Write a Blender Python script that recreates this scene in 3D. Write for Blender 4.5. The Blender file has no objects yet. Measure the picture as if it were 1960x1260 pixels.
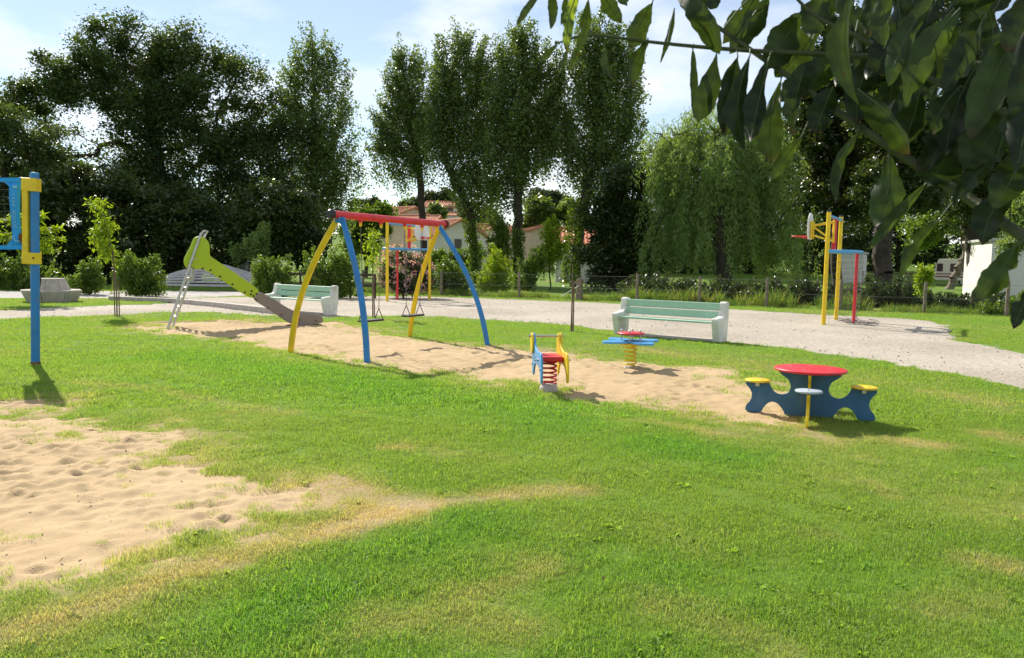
import bpy, bmesh, math, random
import numpy as np
from mathutils import Vector, Matrix, noise as mnoise

R = math.radians
random.seed(7)
rng = np.random.default_rng(7)
scene = bpy.context.scene
COL = scene.collection

# ------------------------------------------------------------------ camera
FPX, CW, CH = 1480.0, 1960.0, 1260.0          # focal length in photo pixels
CAM_H = 1.6
cam_d = bpy.data.cameras.new('camera')
cam_d.sensor_width = 36.0
cam_d.lens = FPX / CW * 36.0
cam_d.clip_start = 0.05
cam_d.clip_end = 3000
cam = bpy.data.objects.new('camera', cam_d)
COL.objects.link(cam)
cam.matrix_world = (Matrix.Translation((0, 0, CAM_H)) @ Matrix.Rotation(R(90 - 5.02), 4, 'X')
                    @ Matrix.Rotation(R(0.9), 4, 'Z'))
scene.camera = cam
cam_d.dof.use_dof = True
cam_d.dof.focus_distance = 12.0
cam_d.dof.aperture_fstop = 13.0

# ------------------------------------------------------------------ sky, sun, exposure
SUN_EL, SUN_AZ = R(38.5), R(34)                  # azimuth: degrees left of the view axis
sun_dir = Vector((-math.sin(SUN_AZ) * math.cos(SUN_EL), math.cos(SUN_AZ) * math.cos(SUN_EL), math.sin(SUN_EL)))
world = bpy.data.worlds.new('World')
scene.world = world
world.use_nodes = True
wn, wl = world.node_tree.nodes, world.node_tree.links
wn.clear()
w_out = wn.new('ShaderNodeOutputWorld')
w_bg = wn.new('ShaderNodeBackground')
w_sky = wn.new('ShaderNodeTexSky')
w_sky.sky_type = 'NISHITA'
w_sky.sun_disc = False
w_sky.sun_elevation = SUN_EL
w_sky.sun_rotation = -SUN_AZ
w_sky.dust_density = 0.03
w_sky.air_density = 1.0
w_bg.inputs['Strength'].default_value = 0.088
w_tc = wn.new('ShaderNodeTexCoord')
w_map = wn.new('ShaderNodeMapping')
w_map.inputs['Scale'].default_value = (1.0, 1.0, 2.6)
w_map.inputs['Location'].default_value = (6.9, 1.0, 0.3)
w_n = wn.new('ShaderNodeTexNoise')
w_n.inputs['Scale'].default_value = 3.1
w_n.inputs['Detail'].default_value = 8
w_n.inputs['Roughness'].default_value = 0.55
w_r = wn.new('ShaderNodeValToRGB')
w_r.color_ramp.elements[0].position = 0.45
w_r.color_ramp.elements[0].color = (0.22, 0.22, 0.22, 1)
w_r.color_ramp.elements[1].position = 0.64
w_r.color_ramp.elements[1].color = (1, 1, 1, 1)
w_m = wn.new('ShaderNodeMix'); w_m.data_type = 'RGBA'
w_m.inputs['B'].default_value = (9.0, 9.1, 9.4, 1)
w_mul = wn.new('ShaderNodeMath'); w_mul.operation = 'MULTIPLY'; w_mul.inputs[1].default_value = 0.85
wl.new(w_tc.outputs['Generated'], w_map.inputs['Vector'])
wl.new(w_map.outputs['Vector'], w_n.inputs['Vector'])
wl.new(w_n.outputs['Fac'], w_r.inputs['Fac'])
wl.new(w_r.outputs['Color'], w_mul.inputs[0])
wl.new(w_mul.outputs[0], w_m.inputs['Factor'])
wl.new(w_sky.outputs['Color'], w_m.inputs['A'])
wl.new(w_m.outputs['Result'], w_bg.inputs['Color'])
wl.new(w_bg.outputs['Background'], w_out.inputs['Surface'])

sun_l = bpy.data.lights.new('sun', 'SUN')
sun_l.energy = 5.0
sun_l.angle = R(0.53)
sun_l.color = (1.0, 0.93, 0.82)
sun_o = bpy.data.objects.new('sun', sun_l)
COL.objects.link(sun_o)
sun_o.rotation_euler = sun_dir.to_track_quat('Z', 'Y').to_euler()

scene.view_settings.view_transform = 'Standard'
scene.view_settings.look = 'None'
scene.view_settings.exposure = 0.66
scene.view_settings.gamma = 1.0
scene.view_settings.use_curve_mapping = False
scene.cycles.max_bounces = 6
scene.cycles.diffuse_bounces = 3
scene.cycles.glossy_bounces = 2
scene.cycles.transmission_bounces = 4
scene.cycles.transparent_max_bounces = 8
scene.cycles.sample_clamp_indirect = 6.0
scene.cycles.use_denoising = True

# ------------------------------------------------------------------ where a sight line meets the place
CM = cam.matrix_world.copy()
CM3 = np.array(CM.to_3x3())
CO = np.array(CM.translation)


def ray(px, py):
    v = np.array([(px - CW / 2) / FPX, -(py - CH / 2) / FPX, -1.0])
    return CM3 @ v


def G(px, py, z=0.0):
    d = ray(px, py)
    t = (z - CO[2]) / d[2]
    p = CO + d * t
    return Vector((p[0], p[1], z))


def at(px, py, Y):
    d = ray(px, py)
    p = CO + d * (Y / d[1])
    return Vector(p)


def on_plane(px, py, p0, n):
    d = Vector(ray(px, py)); o = Vector(CO)
    t = (p0 - o).dot(n) / d.dot(n)
    return o + d * t


# ------------------------------------------------------------------ materials
MATS = {}


def nmat(name):
    m = bpy.data.materials.new(name)
    m.use_nodes = True
    m.node_tree.nodes.clear()
    return m, m.node_tree.nodes, m.node_tree.links


def mat(name, col, rough=0.6, var=0.12, scale=6.0, bump=0.0, bscale=40.0, metal=0.0, spec=0.4, dirt=None, dirt_amt=0.0, dscale=3.0):
    if name in MATS:
        return MATS[name]
    m, n, l = nmat(name)
    out = n.new('ShaderNodeOutputMaterial')
    b = n.new('ShaderNodeBsdfPrincipled')
    tc = n.new('ShaderNodeTexCoord')
    no = n.new('ShaderNodeTexNoise')
    no.inputs['Scale'].default_value = scale
    no.inputs['Detail'].default_value = 5
    l.new(tc.outputs['Object'], no.inputs['Vector'])
    mr = n.new('ShaderNodeMapRange')
    mr.inputs['From Min'].default_value = 0.3
    mr.inputs['From Max'].default_value = 0.7
    mr.inputs['To Min'].default_value = 1 - var
    mr.inputs['To Max'].default_value = 1 + var
    l.new(no.outputs['Fac'], mr.inputs['Value'])
    mx = n.new('ShaderNodeMix'); mx.data_type = 'RGBA'; mx.blend_type = 'MULTIPLY'
    mx.inputs['Factor'].default_value = 1
    mx.inputs['A'].default_value = (*col, 1)
    l.new(mr.outputs['Result'], mx.inputs['B'])
    src = mx.outputs['Result']
    if dirt:
        n2 = n.new('ShaderNodeTexNoise'); n2.inputs['Scale'].default_value = dscale; n2.inputs['Detail'].default_value = 8
        n2.inputs['Roughness'].default_value = 0.7
        l.new(tc.outputs['Object'], n2.inputs['Vector'])
        r2 = n.new('ShaderNodeMapRange')
        r2.inputs['From Min'].default_value = 0.5; r2.inputs['From Max'].default_value = 0.72
        r2.inputs['To Max'].default_value = dirt_amt
        l.new(n2.outputs['Fac'], r2.inputs['Value'])
        m2 = n.new('ShaderNodeMix'); m2.data_type = 'RGBA'
        m2.inputs['B'].default_value = (*dirt, 1)
        l.new(r2.outputs['Result'], m2.inputs['Factor'])
        l.new(src, m2.inputs['A'])
        src = m2.outputs['Result']
    l.new(src, b.inputs['Base Color'])
    b.inputs['Roughness'].default_value = rough
    b.inputs['Metallic'].default_value = metal
    b.inputs['Specular IOR Level'].default_value = spec
    if bump:
        n3 = n.new('ShaderNodeTexNoise'); n3.inputs['Scale'].default_value = bscale; n3.inputs['Detail'].default_value = 6
        l.new(tc.outputs['Object'], n3.inputs['Vector'])
        bp = n.new('ShaderNodeBump'); bp.inputs['Strength'].default_value = bump; bp.inputs['Distance'].default_value = 0.02
        l.new(n3.outputs['Fac'], bp.inputs['Height'])
        l.new(bp.outputs['Normal'], b.inputs['Normal'])
    l.new(b.outputs['BSDF'], out.inputs['Surface'])
    MATS[name] = m
    return m


def leaf_mat(name, ca, cb, trans=0.45, rough=0.45, spec=0.35, tgain=1.3, glow_col=None):
    """leaf colour runs from ca to cb with each leaf's own tint; light passes through"""
    m, n, l = nmat(name)
    out = n.new('ShaderNodeOutputMaterial')
    at_ = n.new('ShaderNodeAttribute'); at_.attribute_name = 'tint'
    r = n.new('ShaderNodeValToRGB')
    r.color_ramp.elements[0].color = (*ca, 1)
    r.color_ramp.elements[1].color = (*cb, 1)
    if glow_col:
        e = r.color_ramp.elements.new(0.93); e.color = (*cb, 1)
        r.color_ramp.elements[2].color = (*glow_col, 1)
    l.new(at_.outputs['Fac'], r.inputs['Fac'])
    b = n.new('ShaderNodeBsdfPrincipled')
    b.inputs['Roughness'].default_value = rough
    b.inputs['Specular IOR Level'].default_value = spec
    l.new(r.outputs['Color'], b.inputs['Base Color'])
    t = n.new('ShaderNodeBsdfTranslucent')
    tm = n.new('ShaderNodeMix'); tm.data_type = 'RGBA'; tm.blend_type = 'MULTIPLY'
    tm.inputs['Factor'].default_value = 1
    tm.inputs['B'].default_value = (tgain * 1.25, tgain * 1.1, tgain * 0.45, 1)
    l.new(r.outputs['Color'], tm.inputs['A'])
    l.new(tm.outputs['Result'], t.inputs['Color'])
    mx = n.new('ShaderNodeMixShader'); mx.inputs['Fac'].default_value = trans
    l.new(b.outputs['BSDF'], mx.inputs[1]); l.new(t.outputs['BSDF'], mx.inputs[2])
    l.new(mx.outputs['Shader'], out.inputs['Surface'])
    return m


# ------------------------------------------------------------------ mesh helpers
def link(o, parent=None):
    COL.objects.link(o)
    if parent is not None:
        o.parent = parent
    return o


def tag(o, label=None, cat=None, group=None, kind=None):
    if label: o['label'] = label
    if cat: o['category'] = cat
    if group: o['group'] = group
    if kind: o['kind'] = kind
    return o


def empty(name, loc=(0, 0, 0), rz=0.0):
    o = bpy.data.objects.new(name, None)
    o.empty_display_size = 0.2
    o.location = loc
    o.rotation_euler = (0, 0, rz)
    return link(o)


def np_mesh(name, V, F, material=None, smooth=False, attrs=None):
    """V (n,3); F (m,k) all faces of one size"""
    V = np.asarray(V, dtype=np.float32); F = np.asarray(F, dtype=np.int32)
    me = bpy.data.meshes.new(name)
    k = F.shape[1]
    me.vertices.add(len(V)); me.vertices.foreach_set('co', V.ravel())
    me.loops.add(F.size); me.loops.foreach_set('vertex_index', F.ravel())
    me.polygons.add(len(F))
    me.polygons.foreach_set('loop_start', np.arange(0, F.size, k, dtype=np.int32))
    me.polygons.foreach_set('loop_total', np.full(len(F), k, dtype=np.int32))
    if smooth:
        me.polygons.foreach_set('use_smooth', np.ones(len(F), dtype=bool))
    for an, av in (attrs or {}).items():
        a = me.attributes.new(an, 'FLOAT', 'POINT')
        a.data.foreach_set('value', np.asarray(av, dtype=np.float32))
    me.update(calc_edges=True)
    if material:
        me.materials.append(material)
    return me


class MB:
    def __init__(s):
        s.v, s.f, s.sm = [], [], []

    def add(s, vs, fs, smooth=False):
        o = len(s.v)
        s.v.extend([tuple(x) for x in vs])
        s.f.extend([tuple(i + o for i in f) for f in fs])
        s.sm.extend([smooth] * len(fs))
        return s

    def box(s, c, size, M=None):
        x, y, z = [q / 2 for q in size]
        vs = [Vector((a * x, b * y, d * z)) for d in (-1, 1) for b in (-1, 1) for a in (-1, 1)]
        if M is not None:
            vs = [M @ q for q in vs]
        c = Vector(c)
        return s.add([q + c for q in vs], [(0, 2, 3, 1), (4, 5, 7, 6), (0, 1, 5, 4), (2, 6, 7, 3), (0, 4, 6, 2), (1, 3, 7, 5)])

    def tube(s, pts, r, n=10, cap=True, square=False):
        pts = [Vector(p) for p in pts]
        rs = r if isinstance(r, (list, tuple)) else [r] * len(pts)
        ref = None
        rings = []
        for i, p in enumerate(pts):
            if i == 0: t = pts[1] - p
            elif i == len(pts) - 1: t = p - pts[i - 1]
            else: t = (pts[i + 1] - pts[i - 1])
            t = t.normalized() if t.length > 1e-9 else Vector((0, 0, 1))
            if ref is None:
                ref = Vector((0, 0, 1)) if abs(t.z) < 0.9 else Vector((1, 0, 0))
                u = t.cross(ref).normalized()
            else:
                u = (u - t * u.dot(t)).normalized()
            w = t.cross(u)
            off = math.pi / 4 if square else 0
            rings.append([p + (u * math.cos(2 * math.pi * k / n + off) + w * math.sin(2 * math.pi * k / n + off)) * rs[i] for k in range(n)])
        vs = [q for rg in rings for q in rg]
        fs = []
        for i in range(len(pts) - 1):
            for k in range(n):
                fs.append((i * n + k, i * n + (k + 1) % n, (i + 1) * n + (k + 1) % n, (i + 1) * n + k))
        s.add(vs, fs, not square)
        if cap:
            s.add(rings[0], [tuple(reversed(range(n)))]); s.add(rings[-1], [tuple(range(n))])
        return s

    def lathe(s, prof, n=24, c=(0, 0, 0), smooth=True):
        c = Vector(c)
        vs, fs = [], []
        for (r, z) in prof:
            for k in range(n):
                a = 2 * math.pi * k / n
                vs.append(c + Vector((r * math.cos(a), r * math.sin(a), z)))
        for i in range(len(prof) - 1):
            for k in range(n):
                fs.append((i * n + k, i * n + (k + 1) % n, (i + 1) * n + (k + 1) % n, (i + 1) * n + k))
        s.add(vs, fs, smooth)
        if prof[0][0] > 1e-4: s.add(vs[:n], [tuple(reversed(range(n)))])
        if prof[-1][0] > 1e-4: s.add(vs[-n:], [tuple(range(n))])
        return s

    def prism(s, poly, origin, ux, uy, un, th):
        """closed outline poly [(a,b)] in the plane (ux,uy), thickness th along un, centred"""
        origin, ux, uy, un = Vector(origin), Vector(ux), Vector(uy), Vector(un)
        n = len(poly)
        A = [origin + ux * a + uy * b - un * th / 2 for a, b in poly]
        B = [q + un * th for q in A]
        fs = [tuple(range(n)), tuple(reversed(range(n, 2 * n)))]
        fs += [(i, n + i, n + (i + 1) % n, (i + 1) % n) for i in range(n)]
        return s.add(A + B, fs)

    def build(s, name, material, parent=None, bevel=0.0, seg=2):
        me = bpy.data.meshes.new(name)
        me.from_pydata(s.v, [], s.f)
        me.polygons.foreach_set('use_smooth', s.sm)
        bm = bmesh.new(); bm.from_mesh(me)
        bmesh.ops.recalc_face_normals(bm, faces=bm.faces[:])
        bm.to_mesh(me); bm.free()
        me.materials.append(material)
        o = bpy.data.objects.new(name, me)
        link(o, parent)
        if bevel:
            b = o.modifiers.new('bevel', 'BEVEL'); b.width = bevel; b.segments = seg; b.limit_method = 'ANGLE'
        return o


def rounded(poly, it=2):
    """corner-cutting of a closed outline"""
    p = [Vector(q) for q in poly]
    for _ in range(it):
        o = []
        for i in range(len(p)):
            a, b = p[i], p[(i + 1) % len(p)]
            o += [a.lerp(b, 0.25), a.lerp(b, 0.75)]
        p = o
    return [tuple(q) for q in p]


def smooth_path(pts, n=12):
    """Catmull-Rom through the points"""
    P = [Vector(p) for p in pts]
    P = [P[0] * 2 - P[1]] + P + [P[-1] * 2 - P[-2]]
    out = []
    for i in range(1, len(P) - 2):
        for k in range(n):
            t = k / n
            a, b, c, d = P[i - 1], P[i], P[i + 1], P[i + 2]
            out.append(0.5 * ((2 * b) + (c - a) * t + (2 * a - 5 * b + 4 * c - d) * t * t + (3 * b - a - 3 * c + d) * t ** 3))
    out.append(P[-2])
    return out


# ------------------------------------------------------------------ value noise for numpy arrays
_perm = rng.random((256, 256)).astype(np.float32)


def vnoise(x, y, s=1.0, seed=0):
    x = np.asarray(x) * s + seed * 17.31; y = np.asarray(y) * s + seed * 9.77
    xi = np.floor(x).astype(int); yi = np.floor(y).astype(int)
    fx = x - xi; fy = y - yi
    fx = fx * fx * (3 - 2 * fx); fy = fy * fy * (3 - 2 * fy)
    g = lambda a, b: _perm[a & 255, b & 255]
    return (g(xi, yi) * (1 - fx) + g(xi + 1, yi) * fx) * (1 - fy) + (g(xi, yi + 1) * (1 - fx) + g(xi + 1, yi + 1) * fx) * fy


def fbm(x, y, s=1.0, oct=4, seed=0):
    t, a, w = 0, 1.0, 0
    for i in range(oct):
        t = t + a * vnoise(x, y, s * 2 ** i, seed + i * 3); w += a; a *= 0.5
    return t / w


def sdf(poly, x, y):
    """signed distance, negative inside"""
    x = np.asarray(x, dtype=np.float64); y = np.asarray(y, dtype=np.float64)
    shp = x.shape; x = x.ravel(); y = y.ravel()
    d2 = np.full(x.shape, 1e18); ins = np.zeros(x.shape, bool)
    n = len(poly)
    for i in range(n):
        ax, ay = poly[i]; bx, by = poly[(i + 1) % n]
        ex, ey = bx - ax, by - ay
        t = np.clip(((x - ax) * ex + (y - ay) * ey) / (ex * ex + ey * ey + 1e-12), 0, 1)
        dx, dy = x - ax - t * ex, y - ay - t * ey
        d2 = np.minimum(d2, dx * dx + dy * dy)
        c = ((ay > y) != (by > y))
        with np.errstate(divide='ignore', invalid='ignore'):
            xc = ax + (y - ay) / (by - ay if by != ay else 1e-12) * ex
        ins ^= c & (x < xc)
    d = np.sqrt(d2)
    return np.where(ins, -d, d).reshape(shp)


def pl_dist(line, x, y):
    x = np.asarray(x); y = np.asarray(y)
    d2 = np.full(x.shape, 1e18); tt = np.zeros(x.shape)
    n = len(line) - 1
    for i in range(n):
        ax, ay = line[i]; bx, by = line[i + 1]
        ex, ey = bx - ax, by - ay
        t = np.clip(((x - ax) * ex + (y - ay) * ey) / (ex * ex + ey * ey + 1e-12), 0, 1)
        q = (x - ax - t * ex) ** 2 + (y - ay - t * ey) ** 2
        tt = np.where(q < d2, (i + t) / n, tt)
        d2 = np.minimum(d2, q)
    return np.sqrt(d2), tt


def gp(pxs):
    return [(lambda p: (p.x, p.y))(G(a, b)) for a, b in pxs]


# ------------------------------------------------------------------ layout of the ground
SAND_A = gp([(-420, 800), (0, 800), (110, 796), (160, 806), (172, 828), (230, 824), (322, 820), (345, 850), (392, 880), (470, 906), (530, 928),
             (590, 925), (625, 945), (600, 968), (545, 985), (470, 1020), (400, 1040), (330, 1068), (250, 1084), (130, 1102), (0, 1128), (-330, 1175), (-620, 1040)])
SAND_A2 = gp([(-300, 770), (0, 766), (80, 766), (140, 772), (120, 780), (70, 786), (0, 790), (-300, 792)])
SAND_B = gp([(222, 628), (300, 619), (420, 613), (560, 618), (640, 615), (700, 631), (785, 646), (860, 656), (940, 664), (1000, 670), (1090, 674),
             (1150, 688), (1280, 697), (1400, 706), (1440, 728), (1500, 742), (1530, 770), (1535, 816), (1440, 808), (1360, 786), (1270, 772),
             (1180, 766), (1120, 766), (1075, 752), (1040, 738), (980, 736), (930, 731), (860, 716), (800, 713), (740, 702), (640, 692), (570, 677),
             (480, 655), (380, 641), (300, 637)])
GRAVEL = gp([(-500, 626), (0, 612), (120, 606), (300, 598), (400, 598), (520, 605), (640, 607), (760, 604), (860, 607), (960, 613), (1080, 622),
             (1180, 634), (1300, 647), (1420, 657), (1560, 673), (1700, 690), (1850, 718), (1960, 745), (2350, 850), (2500, 780), (1960, 673), (1880, 659),
             (1830, 651), (1812, 640), (1806, 622), (1760, 613), (1640, 605), (1400, 592), (1220, 583), (1050, 576), (900, 570), (820, 567),
             (660, 566), (520, 568), (360, 571), (330, 580), (120, 588), (0, 594), (-500, 600)])
ROAD = gp([(-700, 578), (0, 571), (330, 571), (490, 566), (490, 557), (330, 557), (0, 557), (-700, 560)])

DRY = [(gp([(-200, 1260), (100, 1200), (330, 1110), (520, 1050), (700, 1008), (790, 995)]), 0.145, 0.62),
       (gp([(760, 985), (900, 955), (1010, 942), (1110, 938)]), 0.16, 0.75),
       (gp([(150, 735), (300, 745), (430, 770), (560, 790)]), 0.18, 0.4),
       (gp([(890, 755), (1000, 770), (1150, 800), (1290, 815), (1400, 832)]), 0.16, 0.6),
       (gp([(1730, 840), (1800, 852)]), 0.22, 0.8),
       (gp([(1900, 830), (1990, 850)]), 0.22, 0.6),
       (gp([(820, 860), (960, 880)]), 0.25, 0.3),
       (gp([(860, 1030), (930, 1060)]), 0.22, 0.45),
       (gp([(880, 1130), (960, 1120), (1060, 1080)]), 0.14, 0.55),
       (gp([(700, 1190), (900, 1180), (1010, 1200)]), 0.2, 0.5),
       (gp([(1250, 1150), (1400, 1200), (1500, 1240)]), 0.2, 0.45),
       (gp([(1870, 1080), (1960, 1100)]), 0.18, 0.6),
       (gp([(1780, 1170), (1900, 1150)]), 0.2, 0.45),
       (gp([(1250, 1000), (1330, 1060)]), 0.15, 0.3),
       (gp([(1150, 660), (1300, 680), (1460, 700), (1600, 720), (1750, 740), (1900, 780)]), 0.5, 0.35),
       (gp([(640, 960), (720, 985), (640, 1010)]), 0.25, 0.6),
       (gp([(600, 930), (700, 930), (780, 960)]), 0.2, 0.5),
       (gp([(735, 855), (780, 853)]), 0.1, 0.7)]
LUSH = [(gp([(330, 680), (600, 720), (860, 760), (1050, 790)]), 0.8), (gp([(500, 1180), (700, 1080), (900, 1010)]), 0.35), (gp([(1400, 880), (1250, 860)]), 0.4)]


def edge_noise(x, y, amp):
    return (fbm(x, y, 1.6, 4, 3) - 0.5) * amp * 2


def fields(x, y):
    en = edge_noise(x, y, 0.42) + (fbm(x, y, 7.0, 3, 8) - 0.5) * 0.42
    far = np.clip((y - 6) / 10, 0.6, 1.4)
    sa = np.minimum(sdf(SAND_A, x, y), sdf(SAND_A2, x, y)) + en * 0.9
    sb = sdf(SAND_B, x, y) + en * far
    s = np.minimum(sa, sb)
    g = sdf(GRAVEL, x, y) + en * 0.7
    r = sdf(ROAD, x, y) + en * 0.5
    return s, g, r


def dryness(x, y):
    d = np.clip((fbm(x, y, 0.55, 4, 21) - 0.53) * 1.1, -0.12, 0.26) + np.clip((fbm(x, y, 2.6, 3, 33) - 0.6) * 1.2, 0, 0.35)
    wob = fbm(x, y, 2.2, 3, 5) * 0.9 + 0.55
    for line, w, a in DRY:
        dd, _ = pl_dist(line, x, y)
        d = d + a * np.exp(-(dd / (w * wob)) ** 2)
    lush = 0
    for line, w in LUSH:
        dd, _ = pl_dist(line, x, y)
        lush = np.maximum(lush, np.exp(-(dd / w) ** 2))
    return np.clip(d * (1 - 0.8 * lush) - 0.12 * lush, -0.3, 1.1), lush


def hill(x, y):
    t = np.clip((y - 66) / 80, 0, 1)
    return 6.0 * t * t * (3 - 2 * t)


def sm(a, b, v):
    t = np.clip((v - a) / (b - a), 0, 1)
    return t * t * (3 - 2 * t)


# ------------------------------------------------------------------ ground materials
def ground_mat():
    m, n, l = nmat('lawn soil')
    out = n.new('ShaderNodeOutputMaterial'); b = n.new('ShaderNodeBsdfPrincipled')
    a = n.new('ShaderNodeAttribute'); a.attribute_name = 'dry'
    r = n.new('ShaderNodeValToRGB')
    r.color_ramp.elements[0].position = 0.0; r.color_ramp.elements[0].color = (0.12, 0.205, 0.032, 1)
    r.color_ramp.elements[1].position = 1.0; r.color_ramp.elements[1].color = (0.36, 0.29, 0.17, 1)
    e = r.color_ramp.elements.new(0.45); e.color = (0.16, 0.185, 0.045, 1)
    no = n.new('ShaderNodeTexNoise'); no.inputs['Scale'].default_value = 30; no.inputs['Detail'].default_value = 6
    tc = n.new('ShaderNodeTexCoord'); l.new(tc.outputs['Object'], no.inputs['Vector'])
    ad = n.new('ShaderNodeMath'); ad.operation = 'MULTIPLY_ADD'; ad.inputs[1].default_value = 0.5; ad.inputs[2].default_value = -0.22
    l.new(no.outputs['Fac'], ad.inputs[0])
    su = n.new('ShaderNodeMath'); su.operation = 'ADD'
    l.new(a.outputs['Fac'], su.inputs[0]); l.new(ad.outputs[0], su.inputs[1])
    l.new(su.outputs[0], r.inputs['Fac'])
    sa = n.new('ShaderNodeAttribute'); sa.attribute_name = 'sandy'
    ms = n.new('ShaderNodeMix'); ms.data_type = 'RGBA'; ms.inputs['B'].default_value = (0.37, 0.275, 0.145, 1)
    l.new(sa.outputs['Fac'], ms.inputs['Factor']); l.new(r.outputs['Color'], ms.inputs['A'])
    l.new(ms.outputs['Result'], b.inputs['Base Color'])
    b.inputs['Roughness'].default_value = 0.95; b.inputs['Specular IOR Level'].default_value = 0.1
    bp = n.new('ShaderNodeBump'); bp.inputs['Strength'].default_value = 0.6; bp.inputs['Distance'].default_value = 0.03
    n2 = n.new('ShaderNodeTexNoise'); n2.inputs['Scale'].default_value = 60; n2.inputs['Detail'].default_value = 4
    l.new(tc.outputs['Object'], n2.inputs['Vector']); l.new(n2.outputs['Fac'], bp.inputs['Height'])
    l.new(bp.outputs['Normal'], b.inputs['Normal'])
    l.new(b.outputs['BSDF'], out.inputs['Surface'])
    return m


def granular(name, ca, cb, cs, scale, bump, bscale, spots=None, spot_thr=0.7, big=0.7):
    m, n, l = nmat(name)
    out = n.new('ShaderNodeOutputMaterial'); b = n.new('ShaderNodeBsdfPrincipled')
    tc = n.new('ShaderNodeTexCoord')
    no = n.new('ShaderNodeTexNoise'); no.inputs['Scale'].default_value = big; no.inputs['Detail'].default_value = 6
    l.new(tc.outputs['Object'], no.inputs['Vector'])
    r = n.new('ShaderNodeValToRGB')
    r.color_ramp.elements[0].position = 0.3; r.color_ramp.elements[0].color = (*ca, 1)
    r.color_ramp.elements[1].position = 0.7; r.color_ramp.elements[1].color = (*cb, 1)
    l.new(no.outputs['Fac'], r.inputs['Fac'])
    vo = n.new('ShaderNodeTexVoronoi'); vo.inputs['Scale'].default_value = scale
    l.new(tc.outputs['Object'], vo.inputs['Vector'])
    mx = n.new('ShaderNodeMix'); mx.data_type = 'RGBA'; mx.blend_type = 'MULTIPLY'
    mx.inputs['Factor'].default_value = 1.0
    mr = n.new('ShaderNodeMapRange'); mr.inputs['To Min'].default_value = 1 - cs; mr.inputs['To Max'].default_value = 1 + cs
    sp = n.new('ShaderNodeSeparateColor'); l.new(vo.outputs['Color'], sp.inputs['Color'])
    l.new(sp.outputs['Red'], mr.inputs['Value'])
    l.new(r.outputs['Color'], mx.inputs['A']); l.new(mr.outputs['Result'], mx.inputs['B'])
    src = mx.outputs['Result']
    if spots:
        n2 = n.new('ShaderNodeTexNoise'); n2.inputs['Scale'].default_value = scale * 0.16; n2.inputs['Detail'].default_value = 3
        l.new(tc.outputs['Object'], n2.inputs['Vector'])
        r2 = n.new('ShaderNodeMapRange'); r2.inputs['From Min'].default_value = spot_thr; r2.inputs['From Max'].default_value = spot_thr + 0.05
        r2.inputs['To Max'].default_value = 0.75
        l.new(n2.outputs['Fac'], r2.inputs['Value'])
        m2 = n.new('ShaderNodeMix'); m2.data_type = 'RGBA'; m2.inputs['B'].default_value = (*spots, 1)
        l.new(r2.outputs['Result'], m2.inputs['Factor']); l.new(src, m2.inputs['A'])
        src = m2.outputs['Result']
    l.new(src, b.inputs['Base Color'])
    b.inputs['Roughness'].default_value = 0.95; b.inputs['Specular IOR Level'].default_value = 0.15
    n3 = n.new('ShaderNodeTexNoise'); n3.inputs['Scale'].default_value = bscale; n3.inputs['Detail'].default_value = 6
    l.new(tc.outputs['Object'], n3.inputs['Vector'])
    bp = n.new('ShaderNodeBump'); bp.inputs['Strength'].default_value = bump; bp.inputs['Distance'].default_value = 0.02
    l.new(n3.outputs['Fac'], bp.inputs['Height']); l.new(bp.outputs['Normal'], b.inputs['Normal'])
    l.new(b.outputs['BSDF'], out.inputs['Surface'])
    return m


M_ground = ground_mat()
M_sand = granular('dry sand', (0.40, 0.292, 0.162), (0.48, 0.358, 0.208), 0.11, 300, 0.35, 90, (0.20, 0.15, 0.09), 0.72)
M_gravel = granular('pale gravel', (0.32, 0.283, 0.228), (0.43, 0.385, 0.318), 0.22, 26, 0.6, 40, (0.22, 0.20, 0.15), 0.70, 0.35)
M_road = granular('pale asphalt', (0.33, 0.31, 0.29), (0.42, 0.40, 0.38), 0.08, 30, 0.3, 40)


def grid(xs, ys):
    X, Y = np.meshgrid(xs, ys)
    nx, ny = len(xs), len(ys)
    i = np.arange(nx * ny).reshape(ny, nx)
    F = np.stack([i[:-1, :-1], i[:-1, 1:], i[1:, 1:], i[1:, :-1]], -1).reshape(-1, 4)
    return X.ravel(), Y.ravel(), F


def lawn_relief(x, y):
    near = np.clip((30 - y) / 10, 0, 1)
    return ((fbm(x, y, 0.35, 3, 41) - 0.5) * 0.09 + (fbm(x, y, 2.2, 2, 44) - 0.5) * 0.025) * near


# ground sheet
xs = np.concatenate([-np.geomspace(700, 14, 36)[:-1], np.arange(-14, 14.01, 0.16), np.geomspace(14, 700, 36)[1:]])
ys = np.concatenate([-np.geomspace(200, 2, 14)[:-1], np.arange(-2, 36, 0.16), np.geomspace(36, 1200, 60)])
gx, gy, gF = grid(xs, ys)
s_, g_, r_ = fields(gx, gy)
gz = lawn_relief(gx, gy) + hill(gx, gy)
low = np.maximum(np.maximum(1 - sm(-0.30, 0.02, s_), 1 - sm(-0.5, 0.05, g_)), 1 - sm(-0.6, 0.05, r_))
gz = gz - 0.14 * low
dd_, _ = dryness(gx, gy)
me = np_mesh('ground', np.stack([gx, gy, gz], 1), gF, M_ground, True, {'dry': dd_, 'sandy': 1 - sm(0.0, 0.75, s_ + (fbm(gx, gy, 3.0, 3, 19) - 0.5) * 0.7)})
ground = link(bpy.data.objects.new('ground', me))
tag(ground, kind='structure')


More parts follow.
